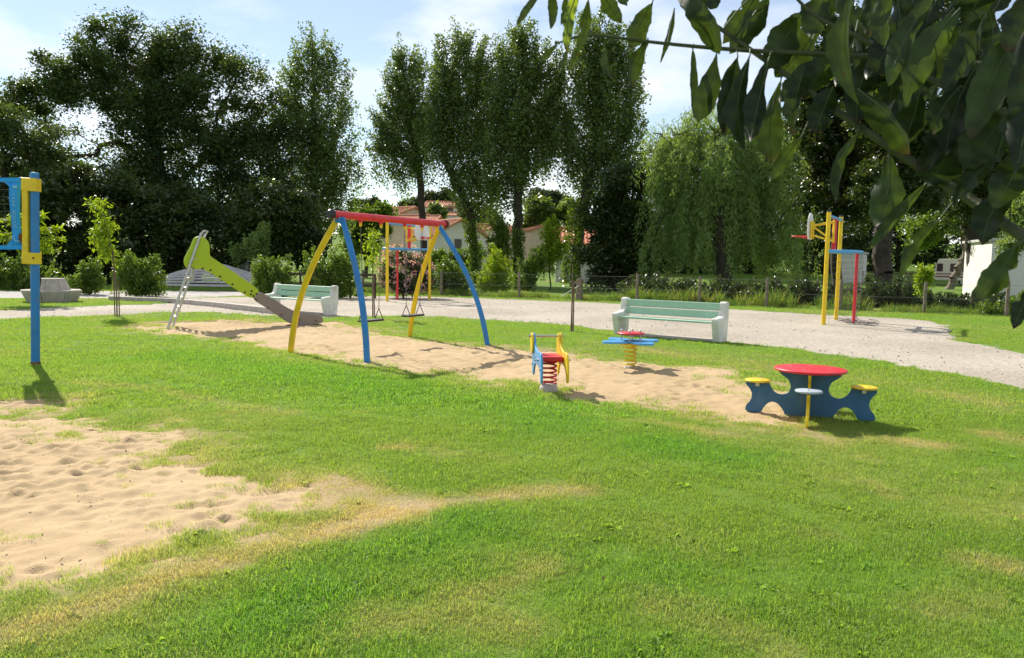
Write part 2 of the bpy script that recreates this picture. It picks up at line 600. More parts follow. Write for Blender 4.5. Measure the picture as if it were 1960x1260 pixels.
def sheet(name, poly, step, material, zfun, field, keep, label=None):
    P = np.array(poly)
    x0, y0 = P.min(0) - 0.6; x1, y1 = P.max(0) + 0.6
    x, y, F = grid(np.arange(x0, x1, step), np.arange(y0, y1, step))
    f = field(x, y)
    ok = (f < keep)
    F = F[ok[F].any(1)]
    used = np.unique(F)
    mp = np.full(len(x), -1); mp[used] = np.arange(len(used))
    x, y, f = x[used], y[used], f[used]
    z = zfun(x, y, f)
    me = np_mesh(name, np.stack([x, y, z], 1), mp[F], material, True)
    o = link(bpy.data.objects.new(name, me))
    tag(o, kind='structure')
    return o


def dimples(x, y, n, bounds, r0, r1, d0, d1, seed):
    g = np.random.default_rng(seed)
    z = np.zeros_like(x)
    x0, x1, y0, y1 = bounds
    order = np.argsort(y); ysrt = y[order]
    for _ in range(n):
        cx, cy = g.uniform(x0, x1), g.uniform(y0, y1)
        rr = g.uniform(r0, r1); a = g.uniform(0, math.pi); asp = g.uniform(0.45, 0.9); dp = g.uniform(d0, d1)
        lo, hi = np.searchsorted(ysrt, [cy - rr * 3, cy + rr * 3])
        ii = order[lo:hi]
        dx, dy = x[ii] - cx, y[ii] - cy
        u = (dx * math.cos(a) + dy * math.sin(a)) / rr; v = (-dx * math.sin(a) + dy * math.cos(a)) / (rr * asp)
        q = u * u + v * v
        m_ = q < 9
        z[ii[m_]] += dp * (-np.exp(-q[m_] * 1.6) + 0.55 * np.exp(-(np.sqrt(q[m_]) - 1.35) ** 2 * 5))
    return z


def sand_z(n, r0, r1, d0, d1, seed):
    def f(x, y, s):
        z = dimples(x, y, n, (x.min(), x.max(), y.min(), y.max()), r0, r1, d0, d1, seed)
        z = z * (0.3 + 1.25 * sm(0.3, 0.68, fbm(x, y, 1.1, 3, seed + 31)))
        z = z + (fbm(x, y, 3.0, 4, seed) - 0.5) * 0.055 + (fbm(x, y, 11, 3, seed + 5) - 0.5) * 0.03
        return z * np.clip(1 - sm(-0.35, 0.05, s) * 0.8, 0, 1) - 0.016 - 0.10 * sm(-0.04, 0.3, s)
    return f


sheet('sand_court', SAND_A + SAND_A2, 0.028, M_sand, sand_z(2600, 0.04, 0.115, 0.003, 0.0125, 3), lambda x, y: fields(x, y)[0], 0.3)
sheet('sand_pit', SAND_B, 0.045, M_sand, sand_z(3800, 0.05, 0.13, 0.007, 0.026, 9), lambda x, y: np.maximum(fields(x, y)[0], 0 * x - 9), 0.3)
sheet('gravel_path', GRAVEL, 0.22, M_gravel, lambda x, y, f: (fbm(x, y, 0.5, 3, 61) - 0.5) * 0.05 - 0.004 - 0.12 * sm(0.0, 0.5, f), lambda x, y: fields(x, y)[1], 0.7)
sheet('road', ROAD, 0.4, M_road, lambda x, y, f: 0.0 * x - 0.002 - 0.12 * sm(0.0, 0.5, f), lambda x, y: fields(x, y)[2], 0.8)


# ------------------------------------------------------------------ grass blades
def blade_mat(name, fresh_a, fresh_b, dry_c, trans=0.5):
    m, n, l = nmat(name)
    out = n.new('ShaderNodeOutputMaterial')
    a = n.new('ShaderNodeAttribute'); a.attribute_type = 'INSTANCER'; a.attribute_name = 'dry'
    q = n.new('ShaderNodeAttribute'); q.attribute_type = 'INSTANCER'; q.attribute_name = 'lush'
    t = n.new('ShaderNodeAttribute'); t.attribute_name = 'tint'
    m1 = n.new('ShaderNodeMix'); m1.data_type = 'RGBA'
    m1.inputs['A'].default_value = (*fresh_a, 1); m1.inputs['B'].default_value = (*fresh_b, 1)
    l.new(q.outputs['Fac'], m1.inputs['Factor'])
    ad = n.new('ShaderNodeMath'); ad.operation = 'MULTIPLY_ADD'; ad.inputs[1].default_value = 0.45; ad.inputs[2].default_value = -0.27
    l.new(t.outputs['Fac'], ad.inputs[0])
    su = n.new('ShaderNodeMath'); su.operation = 'ADD'; su.use_clamp = True
    l.new(ad.outputs[0], su.inputs[0]); l.new(a.outputs['Fac'], su.inputs[1])
    m2 = n.new('ShaderNodeMix'); m2.data_type = 'RGBA'; m2.inputs['B'].default_value = (*dry_c, 1)
    l.new(su.outputs[0], m2.inputs['Factor']); l.new(m1.outputs['Result'], m2.inputs['A'])
    b = n.new('ShaderNodeBsdfPrincipled'); b.inputs['Roughness'].default_value = 0.5; b.inputs['Specular IOR Level'].default_value = 0.3
    l.new(m2.outputs['Result'], b.inputs['Base Color'])
    tr = n.new('ShaderNodeBsdfTranslucent')
    mm = n.new('ShaderNodeMix'); mm.data_type = 'RGBA'; mm.blend_type = 'MULTIPLY'; mm.inputs['Factor'].default_value = 1
    mm.inputs['B'].default_value = (1.6, 1.45, 0.7, 1)
    l.new(m2.outputs['Result'], mm.inputs['A']); l.new(mm.outputs['Result'], tr.inputs['Color'])
    mx = n.new('ShaderNodeMixShader'); mx.inputs['Fac'].default_value = trans
    l.new(b.outputs['BSDF'], mx.inputs[1]); l.new(tr.outputs['BSDF'], mx.inputs[2])
    l.new(mx.outputs['Shader'], out.inputs['Surface'])
    return m


M_blade = blade_mat('grass blade', (0.215, 0.350, 0.058), (0.140, 0.330, 0.035), (0.54, 0.45, 0.28))


def tuft_mesh(name, nb, rad, h0, h1, w, lean, seed, material):
    g = np.random.default_rng(seed)
    V, F, T = [], [], []
    for _ in range(nb):
        a = g.uniform(0, 2 * math.pi); r = rad * math.sqrt(g.random())
        bx, by = r * math.cos(a), r * math.sin(a)
        h = g.uniform(h0, h1); d = g.uniform(0, 2 * math.pi); le = g.uniform(0.1, lean) * h
        lx, ly = math.cos(d) * le, math.sin(d) * le
        fa = g.uniform(0, 2 * math.pi)
        sx, sy = math.cos(fa) * w * g.uniform(0.6, 1.2), math.sin(fa) * w * g.uniform(0.6, 1.2)
        o = len(V)
        V += [(bx - sx, by - sy, -0.015), (bx + sx, by + sy, -0.015),
              (bx + lx * 0.35 + sx * 0.8, by + ly * 0.35 + sy * 0.8, h * 0.6), (bx + lx * 0.35 - sx * 0.8, by + ly * 0.35 - sy * 0.8, h * 0.6),
              (bx + lx, by + ly, h * (1 - 0.25 * le / h))]
        F += [(o, o + 1, o + 2), (o, o + 2, o + 3), (o + 3, o + 2, o + 4)]
        T += [g.random()] * 5
    return np_mesh(name, V, F, material, False, {'tint': T})


def gn_instances(name, sources, P, scl, rot, attrs, pick):
    """one object: blades set out by geometry nodes on the points P"""
    me = bpy.data.meshes.new(name)
    me.vertices.add(len(P)); me.vertices.foreach_set('co', np.asarray(P, dtype=np.float32).ravel())
    for an, av in dict(attrs, scl=scl).items():
        a = me.attributes.new(an, 'FLOAT', 'POINT'); a.data.foreach_set('value', np.asarray(av, dtype=np.float32))
    a = me.attributes.new('pick', 'INT', 'POINT'); a.data.foreach_set('value', np.asarray(pick, dtype=np.int32))
    a = me.attributes.new('rot', 'FLOAT_VECTOR', 'POINT'); a.data.foreach_set('vector', np.asarray(rot, dtype=np.float32).ravel())
    o = link(bpy.data.objects.new(name, me))
    ng = bpy.data.node_groups.new(name, 'GeometryNodeTree')
    ng.interface.new_socket('Geometry', in_out='INPUT', socket_type='NodeSocketGeometry')
    ng.interface.new_socket('Geometry', in_out='OUTPUT', socket_type='NodeSocketGeometry')
    n, l = ng.nodes, ng.links
    gi, go = n.new('NodeGroupInput'), n.new('NodeGroupOutput')
    gi_ = n.new('GeometryNodeGeometryToInstance')
    for s in reversed(sources):              # a multi-input socket lists the last link first
        oi = n.new('GeometryNodeObjectInfo'); oi.inputs['Object'].default_value = s
        l.new(oi.outputs['Geometry'], gi_.inputs[0])
    ip = n.new('GeometryNodeInstanceOnPoints')
    ip.inputs['Pick Instance'].default_value = True

    def na(nm, ty):
        x = n.new('GeometryNodeInputNamedAttribute'); x.data_type = ty; x.inputs['Name'].default_value = nm
        return x.outputs['Attribute']
    l.new(gi.outputs[0], ip.inputs['Points']); l.new(gi_.outputs[0], ip.inputs['Instance'])
    l.new(na('pick', 'INT'), ip.inputs['Instance Index'])
    l.new(na('rot', 'FLOAT_VECTOR'), ip.inputs['Rotation'])
    l.new(na('scl', 'FLOAT'), ip.inputs['Scale'])
    l.new(ip.outputs[0], go.inputs[0])
    md = o.modifiers.new('blades', 'NODES'); md.node_group = ng
    return o


def src_obj(me):
    return bpy.data.objects.new(me.name, me)


tufts = [src_obj(tuft_mesh('tuft', 70, 0.068, 0.005, 0.025, 0.00115, 1.8, 100 + k, M_blade)) for k in range(5)]
tufts_big = [src_obj(tuft_mesh('tuft', 52, 0.11, 0.008, 0.028, 0.0022, 1.7, 200 + k, M_blade)) for k in range(4)]


def rosette(seed):
    g = np.random.default_rng(seed)
    V, F, T = [], [], []
    for k in range(9):
        a = k * 0.7 + g.uniform(-.2, .2); L = g.uniform(0.02, 0.042); w = L * 0.22; h = g.uniform(0.01, 0.03)
        d = np.array([math.cos(a), math.sin(a), 0]); q = np.array([-d[1], d[0], 0])
        o = len(V)
        V += [d * 0.003, d * L * .55 + q * w + [0, 0, h], d * L + [0, 0, h * .5], d * L * .55 - q * w + [0, 0, h]]
        F += [(o, o + 1, o + 2), (o, o + 2, o + 3)]; T += [0.1 + 0.3 * g.random()] * 4
    return np_mesh('weed', np.array(V), F, M_blade, False, {'tint': T})


weeds = [src_obj(rosette(400 + k)) for k in range(3)]


def scatter(y0, y1, dens, seed, margin=1.5):
    g = np.random.default_rng(seed)
    W = 0.70 * y1 + margin
    n = int(dens * (2 * W) * (y1 - y0))
    x = g.uniform(-W, W, n); y = g.uniform(y0, y1, n)
    k = np.abs(x) < 0.70 * np.maximum(y, 0) + margin
    return x[k], y[k], g


pts, scl, rot, dry, lsh, pick = [], [], [], [], [], []
for (y0, y1, dens, big) in ((1.5, 5.0, 1300, 0), (5.0, 8.0, 900, 0), (8.0, 13.0, 300, 1), (13.0, 20.0, 150, 1), (20.0, 37.0, 45, 1)):
    x, y, g = scatter(y0, y1, dens, int(y0 * 10) + 1)
    s, gr, rd = fields(x, y)
    d, lu = dryness(x, y)
    clump = fbm(x, y, 5.0, 3, 71)
    # thin out toward sand and gravel; a few tufts stray on to the sand's rim
    p = (0.02 * (s > -0.7) + 0.98 * sm(-0.22, 0.5, s + (clump - 0.5) * 1.0)) * sm(0.0, 0.12, gr) * sm(0.0, 0.2, rd)
    p = p * (1.0 - 0.45 * np.clip(d, 0, 1)) * (0.62 + 0.38 * sm(0.32, 0.5, clump))
    k = g.random(len(x)) < p
    x, y, s, d, lu, clump = x[k], y[k], s[k], d[k], lu[k], clump[k]
    near_sand = np.exp(-np.clip(s, 0, 3) / 0.5)
    pts.append(np.stack([x, y, lawn_relief(x, y) - 0.002], 1))
    scl.append((0.65 + 0.75 * g.random(len(x))) * (0.55 + 0.95 * clump) * (1.0 + 0.25 * lu) * (1 - 0.3 * np.clip(d, 0, 1)) * (1.25 if y0 > 19 else 1.0))
    rot.append(np.stack([g.normal(0, 0.12, len(x)), g.normal(0, 0.12, len(x)), g.uniform(0, 6.28, len(x))], 1))
    dry.append(np.clip(d + g.normal(0, 0.10, len(x)) + 0.12 * near_sand, 0, 1)); lsh.append(np.clip(0.8 * lu + 1.3 * (fbm(x, y, 0.9, 4, 15) - 0.42) + g.normal(0, 0.2, len(x)), 0, 1))
    wd_ = (g.random(len(x)) < 0.002 + 0.016 * sm(0.52, 0.66, fbm(x, y, 1.3, 2, 47))) & (y < 14)
    pick.append(np.where(wd_, 9 + g.integers(0, 3, len(x)), g.integers(0, 5, len(x)) if not big else 5 + g.integers(0, 4, len(x))))
grass = gn_instances('grass', tufts + tufts_big + weeds, np.concatenate(pts), np.concatenate(scl), np.concatenate(rot),
                     {'dry': np.concatenate(dry), 'lush': np.concatenate(lsh)}, np.concatenate(pick))
tag(grass, 'short mown grass of the lawn, green with straw patches', 'grass', kind='stuff')

# dead leaves, twigs and crumbs lying on the sand
M_litter = mat('dead leaf litter', (0.15, 0.10, 0.055), 0.9, 0.5, 30)


def litter():
    g = np.random.default_rng(88)
    C = []
    for poly, n in ((SAND_A, 420), (SAND_B, 520)):
        P = np.array(poly); lo, hi = P.min(0), P.max(0)
        q = g.uniform(lo, hi, (n * 5, 2))
        f = fields(q[:, 0], q[:, 1])[0]
        w = np.where(f < 0.05, np.where(f > -0.5, 0.5, 0.12), 0)
        q = q[g.random(len(q)) < w][:n]
        C.append(np.c_[q, g.uniform(-0.012, 0.012, len(q))])
    q = np.c_[g.uniform(-6, 7, 260), g.uniform(2.5, 14, 260)]
    f = fields(q[:, 0], q[:, 1])[0]; q = q[f > 0.1]
    C.append(np.c_[q, np.full(len(q), 0.022)])
    C = np.concatenate(C)
    V, F = leaf_quads(C, 0.024, 0.45, g, 0.6)
    o = link(bpy.data.objects.new('leaf_litter', np_mesh('leaf_litter', V, F, M_litter, False)))
    tag(o, 'dead leaves and twigs scattered over the sand and lawn', 'litter', kind='stuff')


# taller grass and reeds along the wire fence
FENCE = [(-7.0, 36.2), (-3.2, 34.7), (0.3, 33.6), (2.8, 32.6), (5.1, 31.6), (7.35, 30.5), (9.65, 29.4), (12.0, 28.3), (14.5, 27.2), (16.7, 26.1), (19.2, 25.0)]
M_tall = blade_mat('tall grass blade', (0.13, 0.21, 0.035), (0.085, 0.20, 0.025), (0.38, 0.30, 0.12))
tall = [src_obj(tuft_mesh('tall_tuft', 30, 0.16, 0.12, 0.42, 0.007, 1.0, 300 + k, M_tall)) for k in range(3)]
tall += [src_obj(tuft_mesh('reed_tuft', 22, 0.14, 0.35, 0.85, 0.012, 0.8, 320 + k, M_tall)) for k in range(3)]
g = np.random.default_rng(55)
P_, S_, R_, D_, L_, K_ = [], [], [], [], [], []
for i in range(len(FENCE) - 1):
    a, b = np.array(FENCE[i]), np.array(FENCE[i + 1])
    nn = int(np.linalg.norm(b - a) * (70 if i < 4 else 48))
    t = g.random(nn); off = g.normal(0.25, 0.55, nn)
    nrm = np.array([-(b - a)[1], (b - a)[0]]); nrm = nrm / np.linalg.norm(nrm); nrm = nrm if nrm[1] > 0 else -nrm
    q = a + (b - a) * t[:, None] + nrm * off[:, None]
    gr = sdf(GRAVEL, q[:, 0], q[:, 1])
    cl = fbm(q[:, 0], q[:, 1], 0.9, 3, 77)
    k = (gr > 0.35) & (g.random(nn) < sm(0.2, 0.6, cl))
    q, off, cl = q[k], off[k], cl[k]
    tallness = np.clip((off + 0.4) / 0.8, 0.25, 1.0) * (0.45 + 0.9 * cl)
    P_.append(np.c_[q, np.zeros(len(q))]); S_.append(tallness * g.uniform(0.6, 1.2, len(q)))
    R_.append(np.c_[g.normal(0, 0.1, (len(q), 2)), g.uniform(0, 6.28, len(q))])
    D_.append(np.clip(g.normal(0.12, 0.15, len(q)), 0, 1)); L_.append(g.random(len(q)))
    reed = (q[:, 0] > 5) & (q[:, 0] < 13) & (off > 0.1)
    K_.append(np.where(reed & (g.random(len(q)) < 0.6), 3 + g.integers(0, 3, len(q)), g.integers(0, 3, len(q))))
tg = gn_instances('tall_grass', tall, np.concatenate(P_), np.concatenate(S_), np.concatenate(R_), {'dry': np.concatenate(D_), 'lush': np.concatenate(L_)}, np.concatenate(K_))
tag(tg, 'tall rough grass and reeds growing along the wire fence', 'grass', kind='stuff')

# ------------------------------------------------------------------ trees and shrubs
M_bark = mat('bark', (0.050, 0.040, 0.030), 0.95, 0.35, 5, 0.9, 18)
M_bark_l = mat('pale bark', (0.17, 0.14, 0.105), 0.95, 0.3, 6, 0.8, 18)


def leaf_quads(c, size, asp, g, up=0.25, hang=0.0):
    """leaf-sized kites round the centres c"""
    n = len(c)
    nrm = g.normal(0, 1, (n, 3)); nrm[:, 2] = np.abs(nrm[:, 2]) + up * 2
    nrm /= np.linalg.norm(nrm, axis=1)[:, None]
    d = g.normal(0, 1, (n, 3)); d[:, 2] -= hang * 3
    d -= nrm * (d * nrm).sum(1)[:, None]
    d /= np.linalg.norm(d, axis=1)[:, None] + 1e-9
    s = np.cross(nrm, d)
    L = (np.asarray(size) * g.uniform(0.6, 1.35, n))[:, None]; W = L * asp
    V = np.stack([c, c + d * L * 0.45 + s * W * 0.5 + nrm * L * 0.06, c + d * L, c + d * L * 0.45 - s * W * 0.5 + nrm * L * 0.06], 1).reshape(-1, 3)
    i = np.arange(n)[:, None] * 4
    F = np.concatenate([i + [0, 1, 2], i + [0, 2, 3]], 1).reshape(-1, 3)
    return V, F


def skeleton_mesh(nodes, par, rad, n=6):
    V, F = [], []
    ang = np.arange(n) * 2 * math.pi / n
    ca, sa = np.cos(ang), np.sin(ang)
    for i in range(len(nodes)):
        p = par[i]
        if p < 0: continue
        a, b = nodes[p], nodes[i]
        t = b - a; L = np.linalg.norm(t)
        if L < 1e-5: continue
        t = t / L
        ref = np.array([0, 0, 1.0]) if abs(t[2]) < 0.9 else np.array([1.0, 0, 0])
        u = np.cross(t, ref); u /= np.linalg.norm(u); w = np.cross(t, u)
        o = len(V) * n
        r0 = min(rad[p], rad[i] * 1.6); r1 = rad[i]
        V.append(a - t * r0 * 0.3 + (ca[:, None] * u + sa[:, None] * w) * r0)
        V.append(b + (ca[:, None] * u + sa[:, None] * w) * r1)
        for k in range(n):
            F.append((o + k, o + (k + 1) % n, o + n + (k + 1) % n, o + n + k))
    return np.concatenate(V), np.array(F)


def grow(trunk, centres, r0, g, rmin=0.012, upb=0.6):
    """branches: every clump joined to the nearest limb below it"""
    nodes = [np.array(p, float) for p in trunk]
    par = [-1] + list(range(len(trunk) - 1))
    base = nodes[0]
    ax = np.array(trunk)
    dist = np.array([np.min(np.linalg.norm(ax - c, axis=1)) for c in centres])
    tips = []
    for ci in np.argsort(dist):
        c = centres[ci]
        N = np.array(nodes)
        dv = c - N
        dl = np.linalg.norm(dv, axis=1)
        cost = dl + upb * np.clip(0.25 * dl - dv[:, 2], 0, None)
        cost[0] += 50
        j = int(np.argmin(cost))
        a = nodes[j]
        seg = max(1, int(dl[j] / 1.0))
        prev = j
        for k in range(1, seg + 1):
            t = k / seg
            p = a + (c - a) * t
            if k < seg:
                p = p + g.normal(0, 0.06 * dl[j], 3) * np.array([1, 1, 0.6]) - np.array([0, 0, 0.10 * dl[j] * math.sin(math.pi * t)])
            nodes.append(p); par.append(prev); prev = len(nodes) - 1
        tips.append(prev)
    w = np.zeros(len(nodes))
    w[tips] = 1
    for i in range(len(nodes) - 1, 0, -1):
        w[par[i]] += w[i]
    rad = np.maximum(rmin, r0 * (np.maximum(w, 0.3) / max(w[0], 1)) ** 0.52)
    nt = len(trunk)
    rad[:nt] = np.maximum(rad[:nt], r0 * (1 - 0.9 * np.arange(nt) / max(nt - 1, 1)) * 0.8)
    rad[0] = r0 * 1.25
    return nodes, par, rad


def blobs_world(blobs, Y):
    out = []
    for b in blobs:
        px, py, rx, rz = b[:4]; dy = b[4] if len(b) > 4 else 0.0
        c = at(px, py, Y + dy); s = (Y + dy) / FPX
        out.append((np.array(c), np.array([rx * s, 0.5 * (rx + rz) * s * 0.95, rz * s])))
    return out


def sample_blobs(B, n, g, shell=2.2):
    vol = np.array([np.prod(r) ** 0.8 for _, r in B]); vol /= vol.sum()
    pick = g.choice(len(B), n, p=vol)
    d = g.normal(0, 1, (n, 3)); d /= np.linalg.norm(d, axis=1)[:, None]
    rr = g.random(n) ** (1 / shell)
    C = np.array([B[k][0] for k in pick]); Rr = np.array([B[k][1] for k in pick])
    return C + d * rr[:, None] * Rr


def make_tree(name, label, cat, Y, trunk_px, blobs, ncl, per, lsize, lmat, r0, clr=0.55, asp=0.62, bark=None, group=None, seed=1,
              up=0.25, flat=0.7, hang=0.0, shell=2.2, zmin=0.15, crown='crown', core=1.75, stroke=None):
    g = np.random.default_rng(seed)
    B = blobs_world(blobs, Y)
    C = sample_blobs(B, ncl, g, shell)
    C[:, 2] = np.maximum(C[:, 2], zmin)
    tk = [np.array(at(px, py, Y)) for px, py in trunk_px]
    tk[0][2] = float(hill(0.0, Y)) - 0.1
    tk = [np.array(q) for q in smooth_path([Vector(q) for q in tk], 5)]
    for i in range(1, len(tk)):
        tk[i] = tk[i] + g.normal(0, 0.05, 3)
    base = tk[0].copy()
    root = empty(name, base)
    tag(root, label, cat, group)
    nodes, par, rad = grow(tk, C, r0, g)
    V, F = skeleton_mesh(nodes, par, rad)
    me = np_mesh('trunk', V - base, F, bark or M_bark, True)
    link(bpy.data.objects.new('trunk', me), root)
    # leaves
    cr = clr * g.uniform(0.6, 1.35, ncl)
    k = np.repeat(np.arange(ncl), (per * g.uniform(0.55, 1.4, ncl)).astype(int))
    off = g.normal(0, 1, (len(k), 3)); rr_ = g.random(len(k)) ** 0.45; off *= (rr_ / np.linalg.norm(off, axis=1))[:, None]; off[:, 2] *= flat
    P = C[k] + off * cr[k][:, None]
    if stroke:                                   # leaves follow upright shoots
        L_, w_ = stroke
        cx = np.array([np.interp(C[:, 2], [t[2] for t in tk], [t[j] for t in tk]) for j in (0, 1)]).T
        out = np.c_[C[:, :2] - cx, np.zeros(ncl)]; out /= np.linalg.norm(out, axis=1)[:, None] + 1e-6
        ax_ = out * g.uniform(0.1, 0.75, ncl)[:, None] + np.array([0, 0, 1.0]) + g.normal(0, 0.15, (ncl, 3))
        ax_ /= np.linalg.norm(ax_, axis=1)[:, None]
        ll = L_ * g.uniform(0.5, 1.4, ncl)
        tt = g.uniform(-1, 1, len(k))
        P = C[k] + ax_[k] * ((tt - 0.55) * ll[k])[:, None] + off * (w_ * (1.15 - 0.6 * tt))[:, None]
    kp = P[:, 2] > 0.02; P, k, rr_ = P[kp], k[kp], rr_[kp]
    V, F = leaf_quads(P, lsize * np.where(rr_ < 0.62, core, 1.0), asp, g, up, hang)
    ct = g.random(ncl)
    tint = np.clip(0.7 * ct[k] + 0.3 * g.random(len(k)), 0, 1)
    me = np_mesh(crown, V - base, F, lmat, False, {'tint': np.repeat(tint, 4)})
    link(bpy.data.objects.new(crown, me), root)
    return root


L_broad = leaf_mat('broad leaf', (0.032, 0.062, 0.022), (0.095, 0.150, 0.046), 0.42)
L_poplar = leaf_mat('poplar leaf', (0.065, 0.120, 0.036), (0.165, 0.245, 0.062), 0.48, 0.32, 0.55)
L_willow = leaf_mat('willow leaf', (0.10, 0.185, 0.06), (0.26, 0.37, 0.125), 0.52)
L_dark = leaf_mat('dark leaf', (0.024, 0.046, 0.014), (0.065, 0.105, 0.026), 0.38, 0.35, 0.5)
L_shrub = leaf_mat('shrub leaf', (0.065, 0.130, 0.020), (0.155, 0.255, 0.036), 0.48, 0.4, 0.45)
L_lime = leaf_mat('lime leaf', (0.15, 0.25, 0.018), (0.27, 0.39, 0.026), 0.5)
L_hill = leaf_mat('hill tree leaf', (0.040, 0.062, 0.028), (0.075, 0.105, 0.042), 0.3)
L_ivy = leaf_mat('ivy leaf', (0.07, 0.13, 0.018), (0.14, 0.22, 0.030), 0.45, 0.3, 0.5)

litter()


def stones():
    g = np.random.default_rng(66)
    P = np.array(GRAVEL); lo, hi = np.maximum(P.min(0), [-14, 8]), np.minimum(P.max(0), [18, 36])
    q = g.uniform(lo, hi, (16000, 2))
    f = fields(q[:, 0], q[:, 1])[1]
    q = q[(f < 0.15) & (g.random(len(q)) < np.where(f > -0.6, 0.45, 0.1))]
    bm = bmesh.new(); bmesh.ops.create_icosphere(bm, subdivisions=1, radius=1.0)
    me = bpy.data.meshes.new('stone'); bm.to_mesh(me); bm.free()
    me.materials.append(mat('pebble', (0.50, 0.46, 0.40), 0.9, 0.5, 3))
    n = len(q)
    o = gn_instances('loose_stones', [src_obj(me)], np.c_[q, np.full(n, 0.0)], g.uniform(0.006, 0.024, n), g.uniform(0, 6, (n, 3)), {}, np.zeros(n, int))
    tag(o, 'loose pebbles lying on the gravel', 'gravel', kind='stuff')


stones()

# the great broad tree at the left
make_tree('broad_tree', 'huge spreading dark tree filling the sky behind the slide', 'tree', 54,
          [(320, 560), (318, 470), (310, 380), (300, 290), (285, 190), (280, 110)],
          [(262, 50, 58, 36), (60, 168, 44, 30), (150, 172, 60, 40), (195, 78, 58, 40), (340, 92, 58, 42), (405, 108, 50, 42), (135, 132, 58, 36), (82, 138, 40, 28), (270, 125, 110, 50), (190, 140, 70, 40),
           (440, 165, 66, 55), (490, 215, 58, 55), (360, 160, 80, 50), (115, 190, 66, 30), (30, 200, 50, 32), (-40, 220, 70, 50), (225, 205, 60, 40), (310, 205, 90, 55),
           (400, 240, 90, 60), (275, 280, 100, 50), (350, 315, 110, 60), (465, 305, 85, 70), (535, 290, 50, 90), (260, 350, 110, 55), (420, 390, 120, 75),
           (85, 250, 50, 30), (540, 380, 60, 70), (100, 310, 56, 45), (215, 320, 60, 45), (180, 370, 80, 45), (60, 360, 70, 50)],
          480, 300, 0.18, L_broad, 0.55, 1.3, 0.6, seed=11, flat=0.78, core=1.6)
make_tree('feathery_tree', 'paler feathery tree at the far left edge', 'tree', 44, [(-10, 560), (0, 440), (10, 320)],
          [(15, 245, 62, 48), (70, 280, 55, 50), (-60, 270, 80, 80), (40, 330, 70, 60), (110, 345, 60, 50), (-60, 400, 90, 80)],
          210, 150, 0.17, L_broad, 0.25, 0.8, 0.4, seed=12)
for i, (lab, Y, tr, bl, n, sd) in enumerate([
    ('dark understorey tree behind the pole of the volleyball net', 42, [(60, 570), (60, 480), (60, 400)], [(30, 420, 90, 70), (110, 400, 80, 70), (-60, 470, 90, 80), (60, 490, 110, 60), (150, 470, 70, 70)], 190, 21),
    ('dark understorey tree behind the staked sapling with lime leaves', 43, [(215, 570), (215, 480), (215, 400)], [(190, 370, 70, 60), (240, 420, 80, 60), (180, 470, 80, 60), (270, 490, 90, 55)], 170, 22),
    ('dark understorey tree right behind the top of the slide', 44, [(380, 560), (380, 470), (380, 400)], [(370, 430, 80, 60), (440, 450, 70, 60), (330, 480, 60, 50), (310, 400, 60, 60)], 170, 23),
    ('dark understorey tree between the slide and the swing frame', 43, [(520, 560), (520, 470), (530, 400)], [(520, 410, 60, 60), (480, 450, 50, 40), (560, 470, 60, 40), (550, 420, 60, 60)], 150, 24)]):
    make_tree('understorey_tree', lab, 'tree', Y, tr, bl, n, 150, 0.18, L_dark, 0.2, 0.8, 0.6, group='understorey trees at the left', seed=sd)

# poplars
make_tree('poplar_tree', 'tall pointed poplar standing just right of the huge spreading tree', 'tree', 56,
          [(607, 560), (607, 470), (604, 380), (600, 250), (598, 120), (598, 70)],
          [(598, 78, 20, 28), (575, 110, 26, 34), (620, 112, 28, 38), (650, 140, 25, 40), (555, 150, 28, 40), (595, 150, 48, 50), (540, 205, 34, 40), (600, 215, 62, 50), (655, 205, 28, 55),
           (580, 280, 75, 50), (640, 270, 45, 55), (600, 345, 85, 50), (660, 330, 45, 50), (600, 405, 85, 45)],
          509, 105, 0.15, L_poplar, 0.33, 0.5, 0.75, group='tall poplars', seed=31, flat=1.0, up=0.0, core=1.15, stroke=(1.15, 0.42))
make_tree('poplar_tree', 'leftmost of the poplars grouped behind the swing, slim bare lower trunk', 'tree', 57,
          [(812, 545), (810, 450), (806, 360), (796, 270), (775, 160), (766, 110)],
          [(765, 112, 14, 30), (760, 160, 26, 34), (800, 130, 24, 36), (735, 195, 24, 28), (785, 200, 45, 45), (725, 240, 34, 28), (770, 265, 52, 38), (820, 230, 30, 55), (735, 285, 36, 25),
           (800, 305, 40, 22), (750, 330, 34, 14)],
          325, 105, 0.15, L_poplar, 0.27, 0.5, 0.75, group='tall poplars', seed=32, flat=1.0, up=0.0, core=1.15, stroke=(1.15, 0.42))
make_tree('poplar_tree', 'leaning poplar with a dark bowed trunk above the swing beam end', 'tree', 54,
          [(912, 550), (907, 480), (898, 410), (868, 340), (850, 290), (860, 180), (880, 90)],
          [(880, 78, 26, 32), (850, 110, 28, 40), (905, 105, 34, 40), (838, 175, 40, 55), (830, 250, 34, 40), (868, 170, 45, 50), (915, 190, 50, 55), (935, 130, 30, 45), (945, 250, 34, 50), (865, 245, 45, 40), (920, 270, 50, 50), (900, 330, 45, 45), (935, 370, 34, 40), (890, 300, 40, 30)],
          455, 105, 0.15, L_poplar, 0.30, 0.5, 0.75, group='tall poplars', seed=33, flat=1.0, up=0.0, core=1.15, stroke=(1.15, 0.42))
